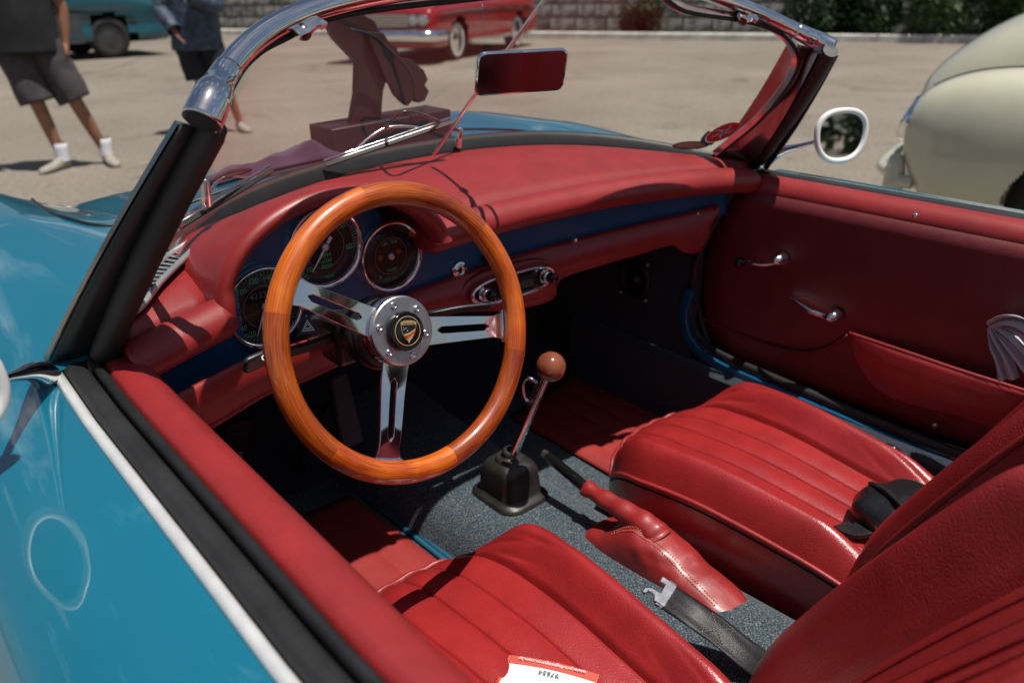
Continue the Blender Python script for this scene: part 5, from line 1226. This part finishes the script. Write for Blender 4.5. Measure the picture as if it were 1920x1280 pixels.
    # shorts: waist ring splits in two wide legs
    for l, an in ((.10, la), (-.10, ra)):
        A = V(an)+V((0, 0, .09*k)); h = w(0, l, .90); kn = h.lerp(A, .50)+fw*.03*k; end = h.lerp(kn, shorts_len)
        pth = cat([w(0, l*.62, .98), h, h.lerp(end, .5), end], 6); n_ = len(pth)
        mb = MB(); mb.tube(pth, [interp(i/(n_-1), [0, .3, .7, 1], [.125, .128, .122, .120])*k for i in range(n_)], 24, caps=False)
        mb.v = [p+V((0, 0, 0))+(fw*noise.noise(p*9)+lf*noise.noise(p*9+V((5, 0, 0))))*.014 for p in mb.v]
        mb.out('shorts_leg', bottom, P, solid=.006)
    return P, fw, lf, w
# man in black shirt and charcoal shorts, walking past
f1, f2 = atg(122, 316), atg(203, 306)
fc = f1.lerp(f2, .45); toward = V((1, 0, 0))
view = V((fc.x-CAMP.x, fc.y-CAMP.y, 0)).normalized(); side_ = V((0, 0, 1)).cross(view)*-1   # side_ = picture right
hdg = math.atan2((-view*.75+side_*-.05).y, (-view*.75+side_*-.05).x)
base_ = fc-side_*.20
el = base_+side_*.27-view*.02+V((0, 0, 1.12)); wrl = base_+side_*.245-view*.05+V((0, 0, .885))
er = base_-side_*.28-view*.02+V((0, 0, 1.12)); wrr = base_-side_*.27-view*.04+V((0, 0, .88))
P1, fw, lf, w1 = person('person', 'person in a black shirt, charcoal shorts, white socks and beige shoes walking on the asphalt', base_, hdg, MT['shirt'], MT['shorts'], .4, .98, .98, feet=((f2.x, f2.y, 0), (f1.x, f1.y, 0)), hands=((el, wrl), (er, wrr)))
for f_, h_ in ((f1, -.85), (f2, .20)):
    d = (-view+side_*h_).normalized(); shoe(P1, (f_.x, f_.y, 0), d, MT['shoe'], .31)
    MB().lathe([(.047, .06), (.046, .10), (.050, .15), (.052, .185), (.048, .19)], (f_.x, f_.y, 0), (0, 0, 1), 20).out('sock', MT['sock'], P1)
# youth in a navy jacket
g2 = atg(452, 246); v2 = V((g2.x-CAMP.x, g2.y-CAMP.y, 0)).normalized(); s2 = V((0, 0, 1)).cross(v2)*-1
g1 = g2-s2*.22+v2*.10; b2 = g2-s2*.27
el = b2+s2*.20-v2*.12+V((0, 0, 1.10)); wr = b2-s2*.02-v2*.26+V((0, 0, 1.18)); er = b2-s2*.26-v2*.05+V((0, 0, 1.08)); wr2 = b2-s2*.16-v2*.20+V((0, 0, .90))
P2, fw, lf, w2 = person('person', 'person in a dark navy jacket and black shorts standing near the teal estate car', b2, math.atan2((-v2).y, (-v2).x), MT['jacket'], MT['darkshorts'], 1, .90, .92, feet=((g2.x, g2.y, 0), (g1.x, g1.y, 0)), hands=((el, wr), (er, wr2)), jacket=True)
for f_ in (g1, g2): shoe(P2, (f_.x, f_.y, 0), -v2+s2*.4, MT['shoe'], .25)

# ============================================================ other cars
def loft_car(parent, name, secs, m, o, fx, fy, n=6, mirror=True, sub=0):
    """secs: list of (along, [(half width, z) from the centre line outwards])"""
    mb = MB(); k = None; rows = []
    for s, pr in secs:
        P = cat([V((a, b, 0)) for a, b in pr], n); row = [V((-p.x, p.y, s)) for p in P[::-1]]+[V((p.x, p.y, s)) for p in P[1:]]; rows.append(row)
    k = len(rows[0]); K = []
    cols = [cat([r[j] for r in rows], 5) for j in range(k)]
    N_ = len(cols[0])
    vs = [o+fx*cols[j][i].z+fy*cols[j][i].x+V((0, 0, cols[j][i].y)) for i in range(N_) for j in range(k)]
    fs = [(i*k+j, (i+1)*k+j, (i+1)*k+j+1, i*k+j+1) for i in range(N_-1) for j in range(k-1)]+[tuple(range(k)), tuple((N_-1)*k+j for j in range(k))]
    return mb.add(vs, fs)
# ---- red sedan with quad headlights
RC = empty('red_sedan'); RC.matrix_world = TILT; tag(RC, 'red vintage sedan with quad headlights and chrome bumper parked by the kerb', 'car')
wf, wr_ = atg(849, 113), atg(1000, 83)
fx = V((wf.x-wr_.x, wf.y-wr_.y, 0)).normalized(); ctr = wf.lerp(wr_, .5)
fy = V((0, 0, 1)).cross(fx)                 # car's left
vis = 1 if fy.dot(CAMP-ctr) > 0 else -1
WB = 3.0; HWC = .97
o = V((wf.x, wf.y, 0))-fx*(WB/2)-fy*vis*(HWC-.14)
def tw(a, b, z): return o+fx*a+fy*b*vis+V((0, 0, z))
sec = []
for s, hw_, zh_, zb_ in ((2.55, .86, .70, .30), (2.50, .95, .86, .28), (2.2, .98, .93, .26), (1.5, .99, .96, .26), (.8, 1.0, .98, .26), (-.5, 1.0, .97, .26), (-1.5, .99, .95, .26), (-2.4, .98, .92, .28), (-2.75, .93, .84, .32), (-2.80, .85, .70, .36)):
    sec.append((s, [(0, zh_+.02), (hw_*.5, zh_+.015), (hw_*.86, zh_), (hw_*.97, zh_-.05), (hw_, zh_-.22), (hw_*.985, .45), (hw_*.94, zb_), (hw_*.5, zb_-.02), (0, zb_-.02)]))
mb = loft_car(RC, 'body', sec, None, o, fx, fy)
def near_wheel(c, lst, r=.40): return any(((c-q).dot(fx))**2+(c.z-.33)**2 < r*r and abs((c-o).dot(fy)) > HWC*.85 for q in lst)
cut(mb, lambda c: near_wheel(c, [o+fx*WB/2, o-fx*WB/2]))
mb.out('body', MT['redpaint'], RC)
sec = [(s, [(0, z), (w_*.7, z-.01), (w_, z-.06), (w2_, zl0)]) for s, z, w_, w2_, zl0 in ((.85, .98, .60, .74, .96), (.25, 1.36, .58, .80, .96), (-.3, 1.41, .60, .84, .96), (-.9, 1.38, .58, .82, .96), (-1.5, .99, .60, .76, .95))]
loft_car(RC, 'cabin', sec, None, o, fx, fy).out('cabin', MT['carglass'], RC)
MB().grid(lambda a, b: tw(lerp(-1.1, .30, a), lerp(-.66, .66, b), 1.40+.03*math.sin(math.pi*a)+.02*math.sin(math.pi*b)), 8, 8).out('roof', MT['redpaint'], RC, solid=.03)
# grille, headlights, bumper
MB().box(o+fx*2.53+V((0, 0, .70)), .08, 1.60, .22, math.atan2(fx.y, fx.x)).out('grille', MT['greymetal'], RC, smooth=False)
for k in range(5): MB().box(o+fx*2.585+V((0, 0, .62+.04*k)), .03, 1.10, .016, math.atan2(fx.y, fx.x)).out('grille_bar', MT['chrome'], RC, smooth=False)
for s in (-1, 1):
    for b in (.82, .64):
        H = empty('headlight', RC); c = tw(2.565, s*b, .71)
        MB().lathe([(.088, -.03), (.092, .03), (.084, .045), (.076, .035)], c, fx, 28).out('headlight_rim', MT['chrome'], H); MB().lathe([(0, .046), (.04, .042), (.078, .030)], c, fx, 24).out('lens', mat('lamp_lens', (.55, .55, .52), .15), H)
bw_ = [(-.04, -.09), (-.04, .09), (.0, .10), (.045, .06), (.055, 0), (.045, -.06), (.0, -.10)]
bpth = cat([tw(2.15, 1.02, .46), tw(2.5, 1.00, .46), tw(2.66, .84, .46), tw(2.72, .4, .47), tw(2.73, 0, .47), tw(2.72, -.4, .47), tw(2.66, -.84, .46), tw(2.5, -1.0, .46), tw(2.15, -1.02, .46)], 6)
MB().sweep(bpth, [(y*(1), z) for y, z in ([(-a, b) for a, b in bw_] if (bpth[1]-bpth[0]).cross(V((0, 0, 1))).dot(fx) < 0 else bw_)]).out('bumper', MT['chrome'], RC)
MB().sweep([tw(2.3, 1.0, .80), tw(1.5, 1.012, .83), tw(0, 1.02, .84), tw(-1.6, 1.01, .82), tw(-2.5, .99, .78)], [(-.008, -.018), (-.008, .018), (.008, .018), (.008, -.018)]).out('side_moulding', MT['chrome'], RC, smooth=False)
MB().sweep([tw(2.35, .90, .93), tw(1.6, .93, .965), tw(.8, .93, .985)], [(-.02, -.010), (-.02, .010), (.02, .010), (.02, -.010)]).out('fender_moulding', MT['chrome'], RC, smooth=False)
MB().sweep([tw(1.0, .985, .30), tw(0, .99, .29), tw(-.95, .985, .30)], [(-.006, -.03), (-.006, .03), (.006, .03), (.006, -.03)]).out('rocker_moulding', MT['chrome'], RC, smooth=False)
for a in (WB/2, -WB/2):
    for s in (1, -1): road_wheel(RC, tw(a, s*(HWC-.13), .335), .335, .20, MT['tyre'], MT['chrome'], MT['whitewall'], out=1, axis=fy*vis*s)
# chrome vent window frame and windshield post
MB().tube([tw(.80, .72, .98), tw(.45, .66, 1.34)], .018, 8).out('windshield_post', MT['chrome'], RC)

# ---- cream rounded car: hood, bulging fender with headlight, bumper
CC = empty('cream_car'); CC.matrix_world = TILT; tag(CC, 'cream rounded vintage car with bulging fender and chrome headlight rim', 'car')
lamp = atg(1708, 222, .66)
vw = V((lamp.x-CAMP.x, lamp.y-CAMP.y, 0)).normalized(); rt = V((vw.y, -vw.x, 0))       # picture right
fx = V((-.267, .964, 0)); fy = V((0, 0, 1)).cross(fx)
if fy.dot(CAMP-lamp) < 0: sgn = -1
else: sgn = 1
fo = lamp-fx*.0                                     # headlight sits on the fender nose
def cw(a, b, z): return fo+fx*a+fy*sgn*b+V((0, 0, z-.66))
_ft = cinterp([0, .05, .12, .22, .35, .55, .75, .9, 1], [.72, .79, .84, .875, .89, .88, .80, .64, .42]); _fw = cinterp([0, .06, .15, .3, .6, 1], [.10, .15, .185, .21, .215, .20]); _fb = cinterp([0, .06, .16, .4, 1], [.50, .36, .28, .27, .28])
# fender: superellipsoid hump (a along, back from the lamp)
def fender(side):
    def fn(a, b):
        t = a; s = -1.18*t; top = _ft(t); wid = _fw(t); bot = _fb(t)
        an = lerp(-90, 90, b); ca, sa = math.cos(R(an)), math.sin(R(an))
        zm_ = (top+bot)/2; hh = (top-bot)/2
        x = wid*math.copysign(abs(ca)**.75, ca); z = zm_+hh*math.copysign(abs(sa)**.8, sa)
        return cw(s, side*x if side > 0 else -1.20-x, z)
    return fn
for sd in (1, -1):
    mb = MB(); mb.grid(fender(sd), 120, 70)
    mb.grid(lambda a, b: (lambda p, q: p.lerp(q, b))(fender(sd)(a, 1.0), cw(-1.18*a, -.28 if sd > 0 else -.92, interp(a, [0, .3, .6, 1], [.62, .80, .80, .5]))), 60, 5)
    wc_ = cw(-.74, 0, .32)
    cut(mb, lambda c: ((c-wc_).dot(fx))**2+(c.z-.30)**2 < .335**2)
    mb.out('front_fender', MT['cream'], CC)
MB().tube([fender(1)(a, 1.0)+V((0, 0, .001)) for a in np.linspace(.06, .9, 24)], .005, 6).out('fender_seam', MT['black'], CC)
# front body with the rounded hood
secs = []
for s, hw_, zt_, zb_ in ((.06, .16, .64, .36), (.02, .30, .80, .30), (-.12, .38, .95, .28), (-.30, .44, 1.07, .28), (-.55, .50, 1.17, .28), (-.80, .56, 1.23, .28), (-1.05, .60, 1.25, .28), (-2.2, .70, 1.05, .28), (-3.0, .66, .90, .30), (-3.55, .40, .60, .34)):
    secs.append((s, [(0, zt_), (hw_*.45, zt_-.02), (hw_*.82, zt_-.10), (hw_, zt_-.26 if zt_ > .9 else (zt_+zb_)/2), (hw_*.98, lerp(zt_, zb_, .7)), (hw_*.85, zb_), (0, zb_-.02)]))
loft_car(CC, 'hull', secs, None, cw(0, -.60, 0)+V((0, 0, 0)), fx, fy).out('body', MT['cream'], CC)
secs = [(s, [(0, z), (w_*.6, z-.03), (w_, z-.14), (w_+.10, 1.02)]) for s, z, w_ in ((-1.02, 1.17, .45), (-1.35, 1.44, .47), (-1.8, 1.50, .50), (-2.4, 1.42, .46), (-2.9, 1.10, .42))]
loft_car(CC, 'cabin', secs, None, cw(0, -.60, 0), fx, fy).out('cabin', MT['carglass'], CC)
MB().grid(lambda a, b: cw(lerp(-1.3, -2.5, a), -.60+lerp(-.44, .44, b), 1.47+.05*math.sin(math.pi*a)+.05*math.sin(math.pi*b)), 10, 10).out('roof', MT['cream'], CC, solid=.03)
hl_ = []
for b in (.0, -1.20):
    H = empty('headlight', CC); c = cw(-.005, b, .665); hd_x = (fx*.93+V((0, 0, .36))).normalized()
    MB().lathe([(.100, -.05), (.104, -.005), (.100, .018), (.090, .026), (.082, .018)], c, hd_x, 36).out('headlight_rim', MT['chrome'], H); MB().lathe([(0, .034), (.05, .030), (.084, .018)], c, hd_x, 28).out('lens', mat('clear_lamp_glass', (.55, .56, .55), .1), H)
bpth = cat([cw(-.06, .10, .40), cw(.0, .08, .40), cw(.05, -.05, .40), cw(.13, -.25, .40), cw(.14, -.6, .40), cw(.13, -.95, .40), cw(.10, -1.15, .40), cw(.04, -1.24, .40), cw(-.06, -1.30, .40)], 6)
MB().tube(bpth, .030, 12).out('bumper', MT['cream'], CC)
for b in (.02, -1.22): MB().lathe([(.0, .10), (.030, .085), (.042, .03), (.046, -.04), (.040, -.10), (.0, -.11)], cw(.02, b+.05, .42), (0, 0, 1), 18).out('overrider', MT['cream'], CC)
for a in (-.74, -2.95):
    for b, s in ((-.02, 1), (-1.18, -1)): road_wheel(CC, cw(a, b, .32)+V((0, 0, .0)), .315, .15, MT['tyre'], MT['chrome'], None, out=1, axis=fy*sgn*s)
MB().tube([cw(-.10, -.60, .875), cw(-.35, -.60, 1.005), cw(-.6, -.60, 1.092), cw(-.9, -.60, 1.155)], .010, 8).out('hood_moulding', MT['chrome'], CC)

# ---- teal estate car behind the people
TC = empty('teal_estate_car'); TC.matrix_world = TILT; tag(TC, 'teal estate car with grey lower cladding parked behind the people', 'car')
tg = atg(165, 112); vw = V((tg.x-CAMP.x, tg.y-CAMP.y, 0)).normalized(); rt = V((vw.y, -vw.x, 0)); fx = (rt*.96+vw*.28).normalized(); fy = V((0, 0, 1)).cross(fx); sgn = 1 if fy.dot(CAMP-tg) > 0 else -1
o = tg-fy*sgn*.75-fx*.9
sec = []
for s, hw_, zh_ in ((-2.3, .70, .75), (-2.25, .84, .95), (-1.6, .88, 1.0), (0, .90, 1.0), (1.2, .88, .98), (1.9, .84, .88), (2.2, .74, .70)):
    sec.append((s, [(0, zh_+.02), (hw_*.8, zh_), (hw_*.97, zh_-.08), (hw_, .70), (hw_*.99, .50), (hw_*.95, .24), (0, .22)]))
mb = loft_car(TC, 'b', sec, None, o, fx, fy); wl = [o+fx*.95, o-fx*1.55]
wl = [o+fx*1.25, o-fx*1.45]
cut(mb, lambda c: any(((c-q).dot(fx))**2+(c.z-.30)**2 < .36**2 and abs((c-o).dot(fy)) > .7 for q in wl)).out('body', MT['teal'], TC)
sec = [(s, [(0, z), (w_*.8, z-.02), (w_, z-.10), (w_+.12, .99)]) for s, z, w_ in ((-2.1, 1.30, .60), (-1.6, 1.45, .62), (-.2, 1.47, .64), (.5, 1.40, .62), (1.1, 1.0, .66))]
loft_car(TC, 'c', sec, None, o, fx, fy).out('cabin', MT['carglass'], TC)
MB().grid(lambda a, b: o+fx*lerp(-2.0, .4, a)+fy*lerp(-.66, .66, b)+V((0, 0, 1.46+.03*math.sin(math.pi*a))), 8, 6).out('roof', MT['teal'], TC, solid=.04)
MB().sweep([o+fx*a+fy*sgn*.905+V((0, 0, .46)) for a in (-1.05, -.2, .86)], [(-.012, -.22), (-.012, .20), (.012, .20), (.012, -.22)]).out('side_cladding', MT['cladding'], TC, smooth=False)
MB().sweep([o+fx*a+fy*sgn*.912+V((0, 0, .72)) for a in (-2.0, -.2, 1.7)], [(-.012, -.018), (-.012, .018), (.012, .018), (.012, -.018)]).out('rubbing_strip', MT['cladding'], TC, smooth=False)
for a in (-.35, .55): MB().box(o+fx*a+fy*sgn*.92+V((0, 0, .84)), .16, .04, .03, math.atan2(fx.y, fx.x)).out('door_handle', MT['black'], TC)
for a in (1.25, -1.45):
    for s in (1, -1): road_wheel(TC, o+fx*a+fy*sgn*s*.79+V((0, 0, .30)), .30, .19, MT['tyre'], MT['greymetal'], None, out=1, axis=fy*sgn*s)

TC.matrix_world = TILT @ Matrix.Translation(tg) @ Matrix.Diagonal((1.28, 1.28, 1.28, 1)) @ Matrix.Translation(-tg)
# ============================================================ kerb, wall, hedges
kl, km, kr = atg(440, 66), atg(1130, 68), atg(1840, 82)
def kline(t):
    return kl.lerp(km, t*2) if t < .5 else km.lerp(kr, t*2-1)
kdir = (kr-kl).normalized(); kn = V((-kdir.y, kdir.x, 0))
if kn.dot(kl-CAMP) < 0: kn = -kn
K0 = kl-kdir*14; K1 = kr+kdir*14; KL = (K1-K0).length
kb_ = empty('kerb'); kb_.matrix_world = TILT; tag(kb_, 'white painted stone kerb along the edge of the lot', 'kerb')
MT['kerb'] = mat('chipped_white_kerb', (.74, .72, .67), .85, base2=(.48, .44, .39), vscale=3.5, bump=.5, bscale=30, dist=.01)
nk = int(KL/1.0); kme = None
for i in range(nk):
    mb = MB(); L_ = KL/nk-.012; mb.add([V((x, y, z)) for x in (0, L_) for y, z in ((0, -.05), (0, .13), (.02, .15), (.17, .15), (.17, -.05))], [(0, 1, 2, 3, 4), (5, 9, 8, 7, 6), (0, 5, 6, 1), (1, 6, 7, 2), (2, 7, 8, 3), (3, 8, 9, 4), (4, 9, 5, 0)])
    if kme is None:
        ob = mb.out('kerb_stone', MT['kerb'], kb_, smooth=False, bevel=.008); kme = ob.data
    else:
        ob = bpy.data.objects.new('kerb_stone', kme); COL.objects.link(ob); ob.parent = kb_
    ob.matrix_local = Matrix.Translation(K0+kdir*(KL*i/nk)) @ Matrix.Rotation(math.atan2(kdir.y, kdir.x)+random.uniform(-.006, .006), 4, 'Z') if kn.dot(V((-kdir.y, kdir.x, 0))) > 0 else Matrix.Translation(K0+kdir*(KL*i/nk))
# verge
MT['verge'] = mat('dry_verge', (.10, .085, .055), .95, base2=(.05, .055, .025), vscale=2, bump=.8, bscale=40, dist=.02)
vg = MB().grid(lambda a, b: K0.lerp(K1, a)+kn*lerp(.16, 14, b)+V((0, 0, .10)), 20, 4).out('verge', MT['verge'], smooth=False); vg.matrix_world = TILT; tag(vg, None, kind='structure')
# rubble stone wall
MT['stone'] = mat('weathered_stone', (.62, .60, .56), .9, base2=(.13, .125, .11), vscale=1.7, bump=.8, bscale=30, dist=.02); MT['mortar'] = mat('dark_mortar', (.06, .055, .05), .95)
WL = empty('stone_wall'); WL.matrix_world = TILT; tag(WL, 'weathered grey block wall behind the kerb', 'wall')
W0 = K0+kn*1.5; wh = 2.6
MB().box((0, 0, 0), 1, 1, 1).out('wall_core', MT['mortar'], WL, smooth=False)
wc0 = bpy.data.objects['wall_core']; ang = math.atan2(kdir.y, kdir.x)
wc0.matrix_local = Matrix.Translation(W0+kdir*KL/2+kn*.2+V((0, 0, wh/2))) @ Matrix.Rotation(ang, 4, 'Z') @ Matrix.Diagonal((KL, .30, wh, 1))
sme = []
for q in range(6):
    rr = random.Random(q); mb = MB(); mb.box((0, 0, 0), 1, 1, 1); mb.v = [V((p.x*(1-.06*rr.random()), p.y, p.z*(1-.10*rr.random()))) for p in mb.v]
    ob = mb.out('block', MT['stone'], WL, smooth=False, bevel=.03); sme.append(ob)
pos = []
z = 0; row = 0
while z < 1.75:
    h = random.uniform(.26, .34); x = random.uniform(-.4, 0)+8
    while x < KL-8:
        l = random.uniform(.45, .85); pos.append((x+l/2, z+h/2, l, h)); x += l
    z += h; row += 1
pos = [p for p in pos if 10 < p[0] < KL-12][:290]
for i, (x, zz, l, h) in enumerate(pos):
    if i < 6: ob = sme[i]
    else: ob = bpy.data.objects.new('block', sme[i % 6].data); COL.objects.link(ob); ob.parent = WL
    ob.matrix_local = Matrix.Translation(W0+kdir*x+kn*(.03+random.uniform(-.015, .015))+V((0, 0, zz+.1))) @ Matrix.Rotation(ang, 4, 'Z') @ Matrix.Diagonal((l-.03, .12, h-.03, 1))
# bushes in front of the wall
def leafmat(name, c, c2): return mat(name, c, .55, base2=c2, vscale=3, spec=.3)
MT['leafA'] = leafmat('hedge_leaf', (.060, .105, .025), (.020, .045, .012)); MT['leafB'] = leafmat('dark_leaf', (.030, .055, .018), (.012, .024, .010)); MT['bark'] = mat('bark', (.06, .045, .035), .9, bump=.6, bscale=40)
def bush(c, rx, ry, h, n, m, label, seed, name='hedge_bush'):
    rg_ = random.Random(seed); B_ = empty(name, None, (c.x, c.y, 0)); B_.matrix_world = TILT @ Matrix.Translation((c.x, c.y, 0)); tag(B_, label, 'bush'); B_['group'] = 'bushes along the wall'
    cl = [(V((rg_.uniform(-rx, rx)*.8, rg_.uniform(-ry, ry)*.7, rg_.uniform(.15, .9)*h)), rg_.uniform(.25, .5)) for _ in range(26)]
    vs = []; fs = []
    for i in range(n):
        p0, r0 = cl[i % len(cl)]; d = V((rg_.gauss(0, 1), rg_.gauss(0, 1), rg_.gauss(0, 1))).normalized(); p = p0+d*r0*rg_.uniform(.6, 1.05)*min(1, h*.6)
        if p.z < .12: p.z = .12+rg_.random()*.2
        a = (d+V((rg_.gauss(0, .6), rg_.gauss(0, .6), rg_.gauss(0, .6)))).normalized(); e1 = a.orthogonal().normalized(); e2 = a.cross(e1); s = rg_.uniform(.035, .075); b = len(vs)
        vs += [p-e1*s, p+e2*s*.5, p+e1*s, p-e2*s*.5]; fs.append((b, b+1, b+2, b+3))
    me = bpy.data.meshes.new('crown'); me.from_pydata([tuple(v) for v in vs], [], fs); ob = wrap('crown', me, m, B_, smooth=False)
    for k in range(5): a = rg_.uniform(0, 6.28); MB().tube([V((0, 0, .08)), V((math.cos(a)*.15, math.sin(a)*.15, h*.4)), V((math.cos(a)*rx*.5, math.sin(a)*ry*.5, h*.75))], [.03, .02, .01], 6).out('stem', MT['bark'], B_)
    return B_
for i, (px, py, rx, h, m, lb) in enumerate(((1150, 62, .35, .8, 'leafB', 'small dark plant at the foot of the pale block wall'), (1520, 68, .75, 1.9, 'leafB', 'dark bush standing alone where the pale wall ends'), (1620, 66, .6, 1.7, 'leafB', 'dark bush between the lone bush and the bright green hedge'), (1770, 72, 1.1, 2.3, 'leafA', 'tall bright green hedge bush behind the cream car'), (1900, 74, 1.2, 2.4, 'leafA', 'broad bright green hedge bush rising above the cream car hood'), (800, 62, .8, 1.5, 'leafB', 'dark bush behind the red sedan'))):
    g0 = atg(px, 80); g0 = K0+kdir*((g0-K0).dot(kdir))+kn*.85; bush(g0, rx, .55, h, 5200, MT[m], lb, 40+i)
# hairline crack in the asphalt
ck = [atg(0, 186, .003), atg(60, 178, .003), atg(160, 138, .003), atg(210, 130, .003), atg(270, 108, .003), atg(335, 98, .003)]
ck = cat(ck, 10); ck = [p+V((random.uniform(-.02, .02), random.uniform(-.02, .02), 0)) for p in ck]
cr_ = MB(); cr_.sweep(ck, [(-.008, 0), (.008, 0)], pclosed=False, caps=False); o_ = cr_.out('asphalt_crack', mat('crack_filler', (.06, .05, .045), .9), g, smooth=False); o_.matrix_world = TILT

# dark line of trees far behind the camera, mirrored in the chrome
rg_ = random.Random(5); vs = []; fs = []
for i in range(9000):
    c = V((rg_.uniform(-45, 60), -24+rg_.uniform(-2.5, 2.5), 0)); h = 2.3+.8*noise.noise(V((c.x*.13, 0, 0)))+.8*noise.noise(V((c.x*.5, 3, 0))); p = V((c.x, c.y, rg_.random()**.8*h)); a = V((rg_.gauss(0, 1), rg_.gauss(0, 1)+.6, rg_.gauss(0, 1))).normalized(); e1 = a.orthogonal().normalized(); e2 = a.cross(e1); q = rg_.uniform(.18, .42); b = len(vs)
    vs += [p-e1*q, p+e2*q*.6, p+e1*q, p-e2*q*.6]; fs.append((b, b+1, b+2, b+3))
me = bpy.data.meshes.new('tree_line'); me.from_pydata([tuple(v) for v in vs], [], fs); o_ = wrap('tree_line', me, MT['leafB'], None, smooth=False); tag(o_, 'dark line of trees at the far rear edge of the lot', 'trees', kind='stuff')
